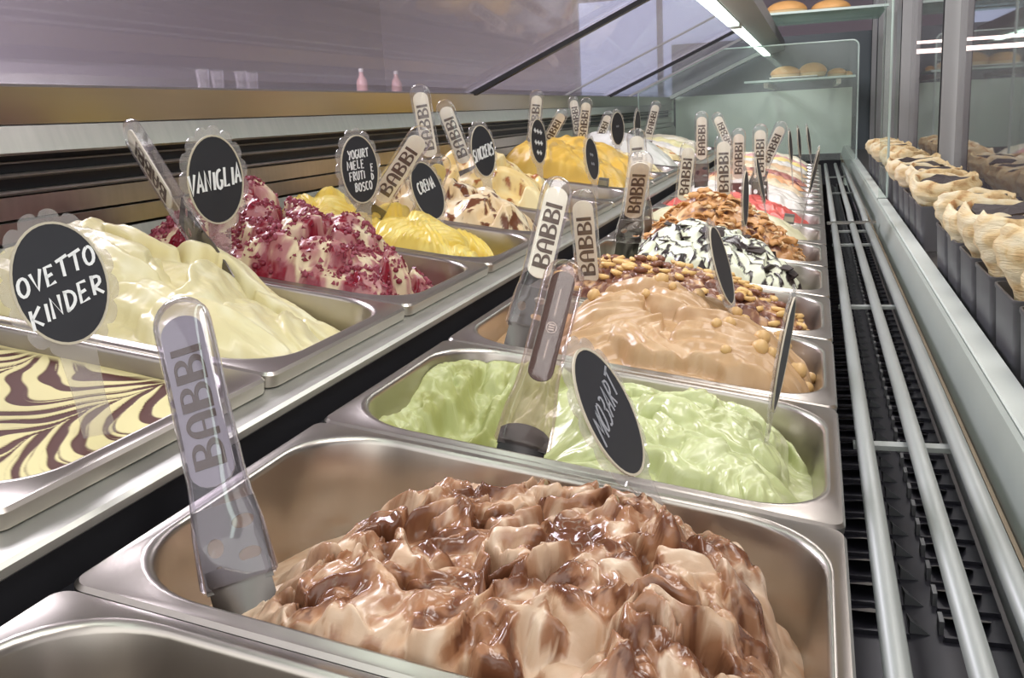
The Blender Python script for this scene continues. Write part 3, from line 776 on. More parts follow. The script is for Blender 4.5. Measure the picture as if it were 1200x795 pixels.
FR = 'front'; RE = 'rear'
pans_front = [
    (-0.25, 'empty steel pan in the near corner with bare dark inside', None),
    (0.0, 'steel pan under the chocolate streaked caramel gelato', ('caramel_gelato', 'lumpy beige gelato streaked with glossy chocolate sauce in the nearest full pan', P_MOZ, d_mozart, 330, 230, GEL, 0.006, 0.022)),
    (0.25, 'steel pan under the pale green pistachio gelato', ('pistachio_gelato', 'pale green pistachio gelato, half scooped out and half smooth ribbons', P_PIS, d_pist, 300, 210, GEL, 0.004, 0.02)),
    (0.5, 'steel pan under the tan gelato with whole hazelnuts', ('hazelnut_gelato', 'smooth tan gelato in swirled petals with whole hazelnuts', P_NOC, d_noc, 300, 210, GEL, 0.003, 0.03)),
    (0.75, 'steel pan under the brown gelato strewn with chopped nuts', ('nut_gelato', 'brown chocolate gelato strewn with chopped golden nuts', P_NUT, d_nut, 220, 150, GEL, 0.004, 0.015)),
    (1.0, 'steel pan under the white gelato with black chocolate streaks', ('stracciatella_gelato', 'white gelato mound with black chocolate streaks and shards', P_STR, d_str, 240, 160, GEL, 0.004, 0.02)),
    (1.25, 'steel pan under the mound covered in golden brown flakes', ('flake_gelato', 'tall mound covered in golden brown curled flakes', P_FLA, d_fla, 180, 120, GEL, 0.004, 0.02)),
    (1.5, 'steel pan under the smooth ivory gelato before the red sorbet', ('ivory_gelato', 'smooth ivory gelato just in front of the red sorbet', P_MID, plain((216, 212, 174), (226, 222, 192), 1), 90, 60, GEL, 0, 0.02)),
    (1.75, 'steel pan under the coral red sorbet', ('red_sorbet', 'coral red fruit sorbet with a rough torn surface', P_MID, rec_folds((206, 92, 84), (222, 120, 108), 0.010, 0.04, 0.9, 1.3, 0.06, 44, wet=0.3, rough=0.004), 110, 80, GEL, 0.003, 0.02)),
]
G = {}
for y, lab, spec in pans_front:
    put_pan(FR, y, lab)
    if spec:
        n, l, P, fn, nx, ny, mt, lat, ls = spec
        G[n] = put_gelato(FR, y, n, l, P, fn, nx, ny, mt, lat=lat, latscale=ls)
far_front = [('white_gelato', 'white gelato right behind the red sorbet', (214, 210, 202), (224, 221, 214)), ('white_gelato', 'second white gelato behind the red sorbet', (208, 203, 193), (222, 217, 208)),
             ('cream_gelato', 'cream gelato third behind the red sorbet', (212, 194, 162), (222, 208, 184)), ('peach_gelato', 'orange peach gelato with purple streaks far down the lower row', (226, 168, 120), (240, 200, 160)),
             ('plum_gelato', 'purple and orange rippled gelato far down the lower row', (176, 120, 110), (226, 170, 130)), ('cream_gelato', 'cream gelato behind the rippled purple one', (216, 202, 172), (224, 215, 190)),
             ('coffee_gelato', 'light coffee gelato in the sixth narrow pan from the end', (206, 176, 140), (222, 198, 166)), ('milk_gelato', 'milk white gelato in the fourth narrow pan from the end', (214, 212, 202), (224, 222, 214)),
             ('custard_gelato', 'yellow custard gelato in the third narrow pan from the end', (238, 216, 140), (246, 230, 170)), ('rose_gelato', 'rose pink gelato in the second narrow pan from the end', (226, 170, 168), (238, 196, 192)),
             ('ivory_gelato', 'ivory gelato in the last narrow pan by the glass partition', (238, 232, 206), (246, 242, 222))]
for k, (n, l, c0, c1) in enumerate(far_front):
    y = 2.005 + 0.167 * k
    put_pan(FR, y, 'narrow steel pan holding the ' + l.split(' far')[0].replace('gelato', 'mound', 1), True)
    sauce = (110, 60, 70) if n in ('plum_gelato', 'peach_gelato') else None
    G[n + str(k)] = put_gelato(FR, y, n, l, P_MID, rec_folds(c0, c1, 0.011, 0.03, 0.5 + k, 1.2, 0.06, 50 + k, sauce, (0.1, 0.3), 0.03, 0.25), 70, 40, GEL, True)
pans_rear = [
    (0.0, 'steel pan under the flat glazed gelato with cocoa feathering', ('marbled_gelato', 'flat cream glaze feathered with cocoa brown swirls', P_OVE, d_ove, 420, 290, GELM, 0, 0.02)),
    (0.25, 'steel pan under the tall smooth vanilla gelato', ('vanilla_gelato', 'tall smooth pale vanilla gelato in wide soft folds', P_VAN, d_van, 300, 210, GEL, 0.003, 0.04)),
    (0.5, 'steel pan under the gelato covered in dark red berries', ('berry_gelato', 'white yogurt gelato smeared with dark red berry sauce and crumbs', P_BER, d_ber, 240, 170, GEL, 0.005, 0.02)),
    (0.75, 'steel pan under the bright yellow custard gelato', ('custard_gelato', 'bright yellow custard gelato in fine pleated ribbons', P_CRE, d_cre, 240, 170, GEL, 0.003, 0.03)),
    (1.0, 'steel pan under the beige gelato with thin chocolate lines', ('caramel_gelato', 'beige and cream gelato with thin chocolate lines behind the yellow custard', P_ECA, d_eca, 200, 140, GEL, 0.004, 0.02)),
    (1.25, 'steel pan under the peanut coloured gelato with caramel', ('peanut_gelato', 'big peanut yellow gelato folds with caramel patches', P_SNI, d_sni, 180, 130, GEL, 0.003, 0.03)),
    (1.5, 'nearly empty steel pan with green crumbs left inside', ('green_gelato', 'low remnant of green crumbs in a nearly empty pan', P_LOW, rec_folds((190, 192, 130), (214, 212, 150), 0.006, 0.03, 0.7, 1.2, 0.05, 61, wet=0.2, rough=0.006), 80, 60, GELR, 0, 0.02)),
    (1.75, 'steel pan under the nearer golden mango gelato', ('mango_gelato', 'tall golden mango gelato with a broad flat front', P_MAN, d_man, 150, 100, GEL, 0.003, 0.03)),
    (2.0, 'steel pan under the farther golden mango gelato', ('mango_gelato', 'second golden yellow gelato behind the first mango mound', P_MAN, d_man, 90, 60, GEL, 0.003, 0.03)),
    (2.25, 'steel pan under the cream gelato with brown crumbs', ('crumb_gelato', 'cream gelato flecked with brown crumbs behind the mango', P_MID, rec_folds((226, 210, 160), (240, 230, 196), 0.012, 0.03, 1.2, 1.2, 0.06, 71, (120, 84, 50), (0.22, 0.32), 0.012, 0.2), 90, 60, GELR, 0.002, 0.02)),
    (2.5, 'steel pan under the white gelato behind the crumbed one', ('white_gelato', 'white gelato behind the crumb flecked one in the raised row', P_MAN, plain((208, 208, 200), (220, 220, 212), 4), 80, 60, GEL, 0, 0.02)),
    (2.75, 'steel pan under the butter coloured gelato', ('butter_gelato', 'butter coloured gelato with toasted top far along the raised row', P_MID, rec_folds((236, 214, 160), (246, 234, 196), 0.012, 0.03, 0.2, 1.2, 0.06, 75, (190, 120, 60), (0.15, 0.3), 0.03, 0.2), 80, 60, GEL, 0, 0.02)),
    (3.0, 'third steel pan from the end of the raised row', ('milk_gelato', 'milky gelato in the third raised pan from the end', P_MID, plain((238, 234, 220), (246, 244, 236), 5), 60, 40, GEL, 0, 0.02)),
    (3.25, 'second steel pan from the end of the raised row', ('lemon_gelato', 'pale lemon gelato in the second raised pan from the end', P_MID, plain((240, 232, 170), (246, 242, 200), 6), 60, 40, GEL, 0, 0.02)),
    (3.5, 'last steel pan of the raised row by the partition', ('ivory_gelato', 'ivory gelato in the last raised pan by the partition', P_MID, plain((236, 228, 200), (244, 240, 220), 7), 60, 40, GEL, 0, 0.02)),
]
for y, lab, spec in pans_rear:
    put_pan(RE, y, lab)
    n, l, P, fn, nx, ny, mt, lat, ls = spec
    G[n + '_rear'] = put_gelato(RE, y, n, l, P, fn, nx, ny, mt, lat=lat, latscale=ls)

# ------------------------------------------------------------------ toppings (pieces set in the gelato)
def ico(name, sub, mat, fn, smooth=True):
    import bmesh
    bm = bmesh.new(); bmesh.ops.create_icosphere(bm, subdivisions=sub, radius=1.0)
    for v in bm.verts: v.co = Vector(fn(*v.co))
    me = bpy.data.meshes.new(name); bm.to_mesh(me); bm.free()
    me.polygons.foreach_set('use_smooth', [smooth] * len(me.polygons)); me.materials.append(mat)
    return me
rnd = random.Random(11)
def pj(x, y, z, k=3.1): return 1 + 0.16 * math.sin(k * x + 1.3 * y) + 0.1 * math.sin(4 * z + 2 * x)
NUTA = simple('toasted_hazelnut', (204, 168, 112), 0.45, 0, 0.15, 200)
NUTB = simple('golden_nut', (222, 184, 118), 0.45, 0, 0.15, 200)
NUTC = simple('cocoa_nut', (128, 84, 62), 0.35, 0, 0.15, 200)
FLAK = simple('toasted_flake', (198, 146, 88), 0.5, 0, 0.2, 150)
FLAK2 = simple('pale_flake', (226, 192, 146), 0.5, 0, 0.1, 150)
BER = simple('red_berry', (128, 36, 54), 0.4, 0, 0.25, 200)
BER2 = simple('dried_berry', (152, 70, 86), 0.5, 0, 0.2, 200)
CHOC = simple('dark_chocolate', (48, 36, 34), 0.55, 0, 0.1, 100)
hazel = ico('hazelnut', 2, NUTA, lambda x, y, z: (x * pj(x, y, z), y * 0.92, z * (0.9 + 0.2 * max(0, z))))
chop1 = ico('nut_piece', 1, NUTB, lambda x, y, z: (x * 1.5 * pj(x, y, z), y * 0.7, z * 0.55 + 0.3 * x * x))
chop2 = ico('nut_piece', 1, NUTC, lambda x, y, z: (x * 1.3 * pj(x, y, z), y * 0.9, z * 0.6))
def curl(name, mat, bend):
    b = MB(); n = 6; V = []
    for i in range(n + 1):
        a = (i / n - 0.5) * bend
        for s_ in (-1, 1):
            for r in (1.0, 0.86):
                V.append((math.sin(a) * r * 1.4, s_ * (0.55 + 0.1 * math.sin(i * 2.1)), math.cos(a) * r - 0.6))
    F = []
    for i in range(n):
        o = i * 4; q = o + 4
        F += [(o, q, q + 2, o + 2), (o + 1, o + 3, q + 3, q + 1), (o, o + 1, q + 1, q), (o + 2, q + 2, q + 3, o + 3)]
    F += [(0, 2, 3, 1), (4 * n, 4 * n + 1, 4 * n + 3, 4 * n + 2)]
    b.add(V, F); return b.mesh(name, mat, True)
fl1, fl2 = curl('flake', FLAK, 2.2), curl('flake', FLAK2, 1.5)
berm, berm2 = ico('berry_piece', 1, BER, lambda x, y, z: (x * pj(x, y, z), y, z * 0.9)), ico('berry_piece', 1, BER2, lambda x, y, z: (x * 0.8, y * 1.1 * pj(z, y, x), z))
b = MB(); b.add([(-1, -.6, -.12), (.9, -.7, -.1), (1.1, .3, -.12), (.1, .8, -.1), (-.9, .5, -.12), (-1, -.6, .1), (.9, -.7, .14), (1.1, .3, .1), (.1, .8, .12), (-.9, .5, .1)],
     [(4, 3, 2, 1, 0), (5, 6, 7, 8, 9), (0, 1, 6, 5), (1, 2, 7, 6), (2, 3, 8, 7), (3, 4, 9, 8), (4, 0, 5, 9)])
shard = b.mesh('chocolate_shard', CHOC)
def strew(key, name, meshes, n, size, ok, sink=0.3, tiltmax=0.9, seed=1):
    o, (X, Y, Z) = G[key]
    r = random.Random(seed); ny, nx = X.shape; k = 0; tries = 0
    while k < n and tries < n * 40:
        tries += 1
        i, j = r.randrange(3, ny - 3), r.randrange(3, nx - 3)
        if not ok(X[i, j], Y[i, j], Z[i, j], r): continue
        s = size * r.uniform(0.7, 1.25)
        mw = Matrix.Translation((X[i, j], Y[i, j], Z[i, j] + s * (1 - sink) * 0.5)) @ Matrix.Rotation(r.uniform(0, 6.28), 4, 'Z') @ Matrix.Rotation(r.uniform(-tiltmax, tiltmax), 4, 'X') @ Matrix.Scale(s, 4)
        link(name, r.choice(meshes), o, mw); k += 1
strew('hazelnut_gelato', 'hazelnut', [hazel], 26, 0.0068, lambda x, y, z, r: z > -0.03 and x > -0.07 and (x > 0.06 or y > 0.0) and r.random() < 0.6, 0.6, 3, 3)
strew('nut_gelato', 'nut_piece', [chop1, chop1, chop2], 230, 0.0066, lambda x, y, z, r: z > -0.022, 0.1, 0.9, 4)
strew('flake_gelato', 'flake', [fl1, fl1, fl2], 230, 0.0085, lambda x, y, z, r: z > -0.02, 0.2, 1.0, 5)
def crumbs_stuff(key, name, mat, n, size, ok, seed):
    """crumbs too small to tell apart, joined"""
    o, (X, Y, Z) = G[key]; r = random.Random(seed); ny, nx = X.shape; b = MB(); k = t = 0
    base = [(1, 0, -.3), (-.4, .9, -.3), (-.5, -.8, -.3), (.1, .1, .9)]
    while k < n and t < n * 30:
        t += 1; i, j = r.randrange(3, ny - 3), r.randrange(3, nx - 3)
        if not ok(X[i, j], Y[i, j], Z[i, j], r): continue
        s_ = size * r.uniform(.6, 1.3); M_ = Matrix.Rotation(r.uniform(0, 6.28), 3, 'Z') @ Matrix.Rotation(r.uniform(-1, 1), 3, 'X')
        b.add([tuple(M_ @ Vector(p) * s_ + Vector((X[i, j], Y[i, j], Z[i, j]))) for p in base], [(0, 2, 1), (0, 1, 3), (1, 2, 3), (2, 0, 3)]); k += 1
    tag(b.obj(name, mat, o), kind='stuff')
crumbs_stuff('berry_gelato_rear', 'berry_crumbs', BER2, 1500, 0.0032, lambda x, y, z, r: z > -0.03 and perlin(np.array(x / .03), np.array(y / .028), 23) > -0.12, 3)
crumbs_stuff('berry_gelato_rear', 'dark_berry_crumbs', BER, 900, 0.003, lambda x, y, z, r: z > -0.03 and perlin(np.array(x / .03), np.array(y / .028), 29) > 0.0, 4)
strew('berry_gelato_rear', 'berry_piece', [berm, berm, berm2], 298, 0.0034, lambda x, y, z, r: z > -0.02 and perlin(np.array(x / .03), np.array(y / .028), 23) > 0.0, 0.3, 3, 6)
strew('stracciatella_gelato', 'chocolate_shard', [shard], 34, 0.010, lambda x, y, z, r: z > 0.0 and perlin(np.array(x / .04), np.array(y / .04), 3) > 0.0, 0.6, 1.2, 7)
strew('caramel_gelato_rear', 'chocolate_shard', [shard], 60, 0.008, lambda x, y, z, r: z > -0.01 and x < -0.02 and y > -0.03, 0.5, 1.2, 8)
strew('green_gelato_rear', 'pistachio_crumb', [ico('pistachio_crumb', 1, simple('pistachio_crumb', (206, 206, 140), 0.6), lambda x, y, z: (x * pj(x, y, z), y, z))], 60, 0.006, lambda x, y, z, r: x > -0.05, 0.2, 3, 9)

# ------------------------------------------------------------------ lettering for the spatulas
def arc(cx, cy, rx, ry, a0, a1, n=8):
    return [(cx + rx * math.cos(a0 + (a1 - a0) * i / n), cy + ry * math.sin(a0 + (a1 - a0) * i / n)) for i in range(n + 1)]
def glyph(ch):
    if ch == 'B':
        out = [(0, 0)] + arc(0.42, 0.27, 0.36, 0.27, -PI / 2, PI / 2) + arc(0.40, 0.77, 0.31, 0.23, -PI / 2, PI / 2) + [(0, 1)]
        h1 = [(0.26, 0.10)] + arc(0.42, 0.26, 0.17, 0.16, -PI / 2, PI / 2) + [(0.26, 0.42)]
        h2 = [(0.26, 0.62)] + arc(0.40, 0.765, 0.13, 0.145, -PI / 2, PI / 2) + [(0.26, 0.91)]
        return [out, h1, h2], 0.84
    if ch == 'A':
        out = [(0, 0)] + [(0, 0.6)] + arc(0.36, 0.6, 0.36, 0.4, PI, 0, 10)[1:-1] + [(0.72, 0.6), (0.72, 0), (0.50, 0), (0.50, 0.40), (0.20, 0.40), (0.20, 0)]
        h = [(0.20, 0.48), (0.20, 0.62)] + arc(0.35, 0.62, 0.15, 0.26, PI, 0, 8)[1:-1] + [(0.50, 0.62), (0.50, 0.48)]
        return [out, h], 0.80
    return [[(0, 0), (0.20, 0), (0.20, 1), (0, 1)]], 0.28
def lettering(mat):
    loops, pen = [], 0.0
    Ltr = []
    for ch in 'BABBI':
        g, adv = glyph(ch); Ltr.append((g, pen)); pen += adv
    L, H = 0.072, 0.0175                       # run along the handle, letter height across it
    k = L / (pen - 0.08)
    for g, x0 in Ltr:
        for lp in g:
            loops.append([(H / 2 - y * H, (x + x0) * k) for x, y in lp])
    return flat_shape('lettering', loops, 0.0004, mat)
LET = lettering(INKB)
# ------------------------------------------------------------------ spatulas
def spat_handle(mat):
    rings = []
    prof = [(0.0, 0.0195, 0.0045), (0.002, 0.021, 0.0058), (0.03, 0.0195, 0.0065), (0.046, 0.0170, 0.0078), (0.06, 0.0160, 0.0085), (0.10, 0.0160, 0.0088), (0.14, 0.0165, 0.0088), (0.152, 0.0165, 0.0085)]
    for k in range(1, 7):
        a = k * PI / 2 / 6.4
        prof.append((0.152 + 0.0165 * math.sin(a), 0.0165 * math.cos(a), 0.0085 * math.cos(a) ** 0.6))
    for z, w, t in prof:
        r = []
        for i in range(20):
            a = 2 * PI * i / 20
            ca, sa = math.cos(a), math.sin(a)
            r.append((w * math.copysign(abs(ca) ** 0.7, ca), t * math.copysign(abs(sa) ** 0.7, sa), z))
        rings.append(r)
    b = MB(); b.loft(rings)
    return b.mesh('handle', mat, auto=0.9)
HND = {'clear': spat_handle(PLASTIC), 'smoky': spat_handle(SMOKY), 'brown': spat_handle(BROWNP)}
def card(mat):
    w = 0.0122
    P = [(-w, 0.058)] + [(w, 0.058), (w, 0.144)] + arc(0, 0.144, w, w * 0.9, 0, PI, 10)[1:-1] + [(-w, 0.144)]
    P = arc(0, 0.062, w, w * 0.8, PI, 2 * PI, 8) + P[2:]
    return flat_shape('name_card', [P], 0.0016, mat)
CARD = {'clear': card(CREAMC), 'smoky': card(GREYC), 'yellow': card(YELC), 'brown': card(BROWNC)}
def ov(cx, cz, rx, rz, n=14): return [(cx + rx * math.cos(2 * PI * i / n), cz + rz * math.sin(2 * PI * i / n)) for i in range(n)]
def blade_mesh(mat, w=0.0165, length=0.072):
    b = MB(); nx_, nz_ = 8, 9
    def row(z, off):
        k = 1 - 0.25 * max(0.0, (-z - 0.045) / 0.03) ** 2
        return [(w * k * (i / nx_ * 2 - 1), 0.0045 * (i / nx_ * 2 - 1) ** 2 * min(1, max(0.15, (0.012 - z) / 0.03)) - 0.002 + off, z) for i in range(nx_ + 1)]
    rings = []
    for k in range(nz_ + 1):
        z = 0.010 - k / nz_ * length
        rings.append(row(z, 0) + row(z, 0.0013)[::-1])
    b.loft(rings); return b.mesh('blade', mat, auto=0.6)
BLD, BLDD = blade_mesh(BLADE), blade_mesh(BLADED, 0.0172)
TANG = flat_shape('tang', [[(-0.0178, -0.002), (0.0178, -0.002), (0.0172, 0.043), (-0.0172, 0.043)], ov(0.0085, 0.031, 0.0062, 0.0038), ov(-0.0085, 0.021, 0.0045, 0.0052), ov(0.0085, 0.013, 0.0062, 0.0038), ov(-0.0085, 0.008, 0.003, 0.003)], 0.0012, BLADE)
TANGD = flat_shape('tang', [[(-0.0180, -0.002), (0.0180, -0.002), (0.0180, 0.010)] + arc(0, 0.008, 0.0180, 0.009, 0, PI, 8)[1:-1] + [(-0.0180, 0.010)]], 0.002, BLADED)
# emblem and small print of the turned spatula
def emblem():
    lp = []
    def ring(r0, r1):
        return [[(r0 * math.cos(2 * PI * i / 20), 0.1 + r0 * math.sin(2 * PI * i / 20)) for i in range(20)], [(r1 * math.cos(2 * PI * i / 20), 0.1 + r1 * math.sin(2 * PI * i / 20)) for i in range(20)]]
    lp += ring(0.0052, 0.0046)
    for k in range(3): lp.append([(-0.0028, 0.0975 + k * 0.0022), (0.0028, 0.0975 + k * 0.0022), (0.0028, 0.0986 + k * 0.0022), (-0.0028, 0.0986 + k * 0.0022)])
    r_ = random.Random(5)
    for z0, n in ((0.111, 14), (0.072, 9)):
        for k in range(n):
            z = z0 + k * 0.0019
            lp.append([(-0.0008, z), (r_.uniform(0.0003, 0.001), z), (0.0008, z + 0.0011), (-0.0008, z + 0.0011)])
    return flat_shape('emblem', lp, 0.0003, INKW)
EMB = emblem()
def frame(T, B, alpha, extra=None):
    """axes of a flat tool: z from B to T, front (-y) turned alpha degrees from facing -Y towards +X"""
    T, B = Vector(T), Vector(B)
    z = (T - B).normalized()
    a = math.radians(alpha)
    n = Vector((math.sin(a), -math.cos(a), 0))
    n = (n - z * n.dot(z)).normalized()
    y = -n; x = y.cross(z).normalized()
    return x, y, z
def basis(x, y, z, o):
    return Matrix(((x[0], y[0], z[0], o[0]), (x[1], y[1], z[1], o[1]), (x[2], y[2], z[2], o[2]), (0, 0, 0, 1)))
def spatula(T, B, alpha, label, kind='clear', cardk=None):
    x, y, z = frame(T, B, alpha)
    o = Vector(T) - z * 0.1685
    e = empty('spatula', basis(x, y, z, o))
    link('handle', HND['clear' if kind == 'yellow' else kind], e)
    c = link('name_card', CARD[cardk or kind], e, Matrix.Translation((0, -0.0045, 0)) @ Matrix.Diagonal((0.8 if kind == 'brown' else 1, 1, 1, 1)))
    if kind == 'brown':
        link('emblem', EMB, c, Matrix.Translation((0, -0.0012, 0)))
        link('blade', BLDD, e); link('tang', TANGD, e)
    else:
        link('lettering', LET, c, Matrix.Translation((0, -0.0012, 0.063)))
        link('blade', BLD, e); link('tang', TANG, e)
    tag(e, label, 'spatula', 'clear handled spatulas')
    return e
SP = [
    ((-0.374, 0.137, 0.164), (-0.300, 0.060, 0.020), 25, 'smoky spatula stuck in the nearest full pan at the empty end', 'smoky'),
    ((-0.212, 0.420, 0.140), (-0.220, 0.290, 0.023), 12, 'turned spatula with dark brown strip stuck in the pistachio gelato', 'brown'),
    ((-0.277, 0.66, 0.192), (-0.297, 0.56, 0.040), 20, 'tall spatula with big brown letters standing in the hazelnut pan', 'clear'),
    ((-0.283, 0.78, 0.171), (-0.281, 0.80, 0.042), 10, 'spatula leaning behind the tall one, stuck in the chopped nut gelato', 'clear'),
    ((-0.236, 0.93, 0.203), (-0.287, 1.06, 0.039), 15, 'spatula standing at the bare end of the black streaked pan', 'clear'),
    ((-0.690, 0.516, 0.270), (-0.567, 0.45, 0.144), -42, 'spatula seen from its edge beside the vanilla sign', 'clear'),
    ((-0.317, 1.35, 0.227), (-0.314, 1.35, 0.154), 10, 'spatula showing over the top of the black streaked pan spatula', 'clear'),
    ((-0.256, 1.60, 0.193), (-0.271, 1.60, 0.078), 10, 'slim spatula behind the flake mound nearest the steel strip', 'clear'),
    ((-0.183, 1.50, 0.206), (-0.183, 1.50, 0.073), 5, 'upright spatula with punched holes just behind the flake mound', 'clear'),
    ((-0.287, 2.10, 0.246), (-0.289, 2.10, 0.124), 10, 'tallest spatula of the cluster behind the flake mound', 'clear'),
    ((-0.303, 2.60, 0.237), (-0.250, 2.60, 0.110), 10, 'crossed spatula leaning in the far cluster of the lower row', 'clear'),
    ((-0.192, 2.00, 0.204), (-0.194, 2.00, 0.097), 8, 'pale spatula between the punched one and the red sorbet', 'clear'),
    ((-0.139, 1.90, 0.213), (-0.140, 1.90, 0.093), 5, 'spatula with round top standing in the red sorbet', 'clear'),
    ((-0.099, 2.20, 0.210), (-0.142, 2.20, 0.113), 15, 'tilted spatula beyond the red sorbet, leaning to the glass doors', 'clear'),
    ((-0.629, 1.15, 0.316), (-0.619, 1.15, 0.226), 15, 'spatula rising highest against the glass rail', 'clear'),
    ((-0.648, 1.30, 0.292), (-0.612, 1.30, 0.183), 15, 'spatula leaning back behind the tilted big lettered one', 'clear'),
    ((-0.499, 0.85, 0.249), (-0.584, 0.85, 0.147), 25, 'strongly tilted spatula over the yellow custard gelato', 'clear'),
    ((-0.536, 1.00, 0.208), (-0.571, 1.00, 0.137), 25, 'spatula with butter yellow card half hidden behind the custard sign', 'yellow'),
    ((-0.640, 1.90, 0.315), (-0.652, 1.90, 0.229), 15, 'spatula showing above the sign with three chalk lines', 'clear'),
    ((-0.651, 2.20, 0.269), (-0.706, 2.20, 0.183), 15, 'tilted spatula behind the golden mango gelato', 'clear'),
    ((-0.725, 2.60, 0.309), (-0.711, 2.60, 0.188), 15, 'farthest upright spatula behind the mango gelato', 'clear'),
    ((-0.591, 2.20, 0.296), (-0.609, 2.20, 0.186), 15, 'upright spatula rising out of the mango gelato', 'clear'),
    ((-0.612, 2.60, 0.258), (-0.654, 2.60, 0.160), 15, 'spatula half hidden by the oval sign behind the mango', 'clear'),
    ((-0.501, 2.80, 0.282), (-0.536, 2.80, 0.159), 15, 'lone spatula standing far along the raised row', 'clear'),
]
for s_ in SP: spatula(*s_)

# ------------------------------------------------------------------ chalk signs
FONT = {
 'O': [arc(.3, .5, .28, .48, 1.7, 1.7 + 2 * PI, 14)], 'V': [[(0, 1), (.28, 0), (.6, 1)]], 'E': [[(.5, .95), (.08, 1), (.05, 0), (.52, .04)], [(.06, .52), (.42, .55)]],
 'T': [[(-.05, .92), (.65, 1)], [(.3, .95), (.28, 0)]], 'I': [[(.12, .9), (.1, 0)]], 'K': [[(.05, 1), (.05, 0)], [(.55, .95), (.08, .5), (.55, 0)]], 'N': [[(.03, 0), (.06, 1), (.5, .05), (.52, 1)]],
 'D': [[(.08, 1), (.06, 0)], [(.0, .98)] + arc(.1, .5, .46, .46, PI / 2, -PI / 2, 8) + [(0, .02)]], 'R': [[(.06, 0), (.08, 1)], [(.02, .98)] + arc(.25, .74, .26, .24, PI / 2, -PI / 2, 6) + [(.1, .5), (.58, 0)]],
 'A': [[(0, 0), (.3, 1), (.55, 0)], [(.1, .38), (.48, .4)]], 'G': [arc(.32, .5, .28, .48, 1.0, 5.6, 10) + [(.56, .42), (.36, .42)]], 'L': [[(.1, 1), (.06, .03), (.5, .06)]],
 'Y': [[(0, 1), (.28, .5)], [(.6, 1), (.2, 0)]], 'U': [[(.03, 1), (.06, .25)] + arc(.28, .25, .22, .24, PI, 2 * PI, 6) + [(.52, 1)]], 'H': [[(.06, 1), (.04, 0)], [(.52, 1), (.5, 0)], [(.05, .5), (.5, .54)]],
 'M': [[(-.1, 0), (.0, 1), (.3, .3), (.62, 1), (.68, 0)]], 'F': [[(.55, .96), (.08, 1), (.05, 0)], [(.06, .52), (.42, .55)]], 'B': [[(.06, 0), (.08, 1)], arc(.12, .75, .36, .24, PI / 2, -PI / 2, 6) + arc(.1, .26, .42, .26, PI / 2, -PI / 2, 6)],
 'S': [arc(.3, .74, .24, .24, .5, 4.2, 8) + arc(.28, .26, .26, .25, 1.6, -2.4, 8)], 'C': [arc(.32, .5, .28, .48, .9, 5.4, 10)], 'Z': [[(0, .95), (.5, 1), (.02, .02), (.56, .04)]],
 'P': [[(.06, 0), (.08, 1)], [(.02, .98)] + arc(.25, .72, .28, .26, PI / 2, -PI / 2, 6) + [(.06, .46)]], '3': [arc(.22, .75, .26, .24, 2.2, -1.4, 7) + arc(.22, .27, .30, .27, 1.3, -2.5, 7)],
 '~': [[(0, .4), (.12, .7), (.2, .3), (.34, .75), (.42, .3), (.6, .6)]],
}
def ribbon(b, pts, w, y):
    n = len(pts); V = []
    for i, p in enumerate(pts):
        a = pts[max(i - 1, 0)]; c = pts[min(i + 1, n - 1)]
        dx, dz = c[0] - a[0], c[1] - a[1]; l = math.hypot(dx, dz) or 1
        nx, nz = -dz / l * w / 2, dx / l * w / 2
        V += [(p[0] + nx, y, p[1] + nz), (p[0] - nx, y, p[1] - nz), (p[0] + nx, y + .0004, p[1] + nz), (p[0] - nx, y + .0004, p[1] - nz)]
    F = []
    for i in range(n - 1):
        o, q = 4 * i, 4 * i + 4
        F += [(o, o + 1, q + 1, q), (o, q, q + 2, o + 2), (o + 1, o + 3, q + 3, q + 1)]
    b.add(V, F)
def chalk_mesh(lines, mat, seed):
    """lines: (text, x centre, z centre, height, slope, width factor, stroke)"""
    r = random.Random(seed); b = MB()
    for text, xc, zc, h, slope, wf, st in lines:
        adv = 0.78 * h * wf; n = len(text)
        tot = sum(adv * (0.45 if ch == 'I' else (0.5 if ch == ' ' else 1)) for ch in text)
        x = xc - tot / 2
        for ch in text:
            a_ = adv * (0.45 if ch == 'I' else (0.5 if ch == ' ' else 1))
            for st_ in FONT.get(ch, []):
                pts = []
                jz = r.uniform(-.06, .06)
                for px, pz in st_:
                    X = x + px * h * wf + r.uniform(-.012, .012) * h; Z = zc + (pz - .5 + jz) * h + (x + px * h * wf - xc) * slope
                    pts.append((X, Z))
                ribbon(b, pts, st, -0.0032)
            x += a_
    return b.mesh('chalk_writing', mat)
def scallop(a, bb, n, depth):
    P = []
    for i in range(n * 6):
        t = 2 * PI * i / (n * 6)
        k = 1 + depth * (abs(math.sin(n * t / 2)) ** 0.5 - 0.6)
        P.append((a * k * math.cos(t), bb * k * math.sin(t)))
    return P
OA, OB = 0.0300, 0.0405
def plate_mesh(stem):
    cz = 0.058 + stem
    S = [(x, z + cz) for x, z in scallop(0.0375, 0.049, 15, 0.11)]
    # open the outline at the bottom for the stem
    S = [p for p in S if not (p[1] < cz - 0.030 and abs(p[0]) < 0.0135)]
    i0 = min(range(len(S)), key=lambda i: (S[i][1] > cz or S[i][0] < 0, S[i][1] if S[i][0] > 0 else 9))
    S = S[i0:] + S[:i0]
    st = [(-0.0125, stem + 0.010), (-0.0105, stem * 0.6), (-0.0115, stem * 0.2), (-0.011, 0.0), (0.011, 0.0), (0.0115, stem * 0.2), (0.0105, stem * 0.6), (0.0125, stem + 0.010)]
    return flat_shape('sign_plate', [S + st], 0.0015, SIGNP), cz
PLATE, CZ = plate_mesh(0.060)
BRD = flat_shape('chalk_board', [[(OA * math.cos(2 * PI * i / 40), OB * math.sin(2 * PI * i / 40)) for i in range(40)]], 0.0008, BOARD)
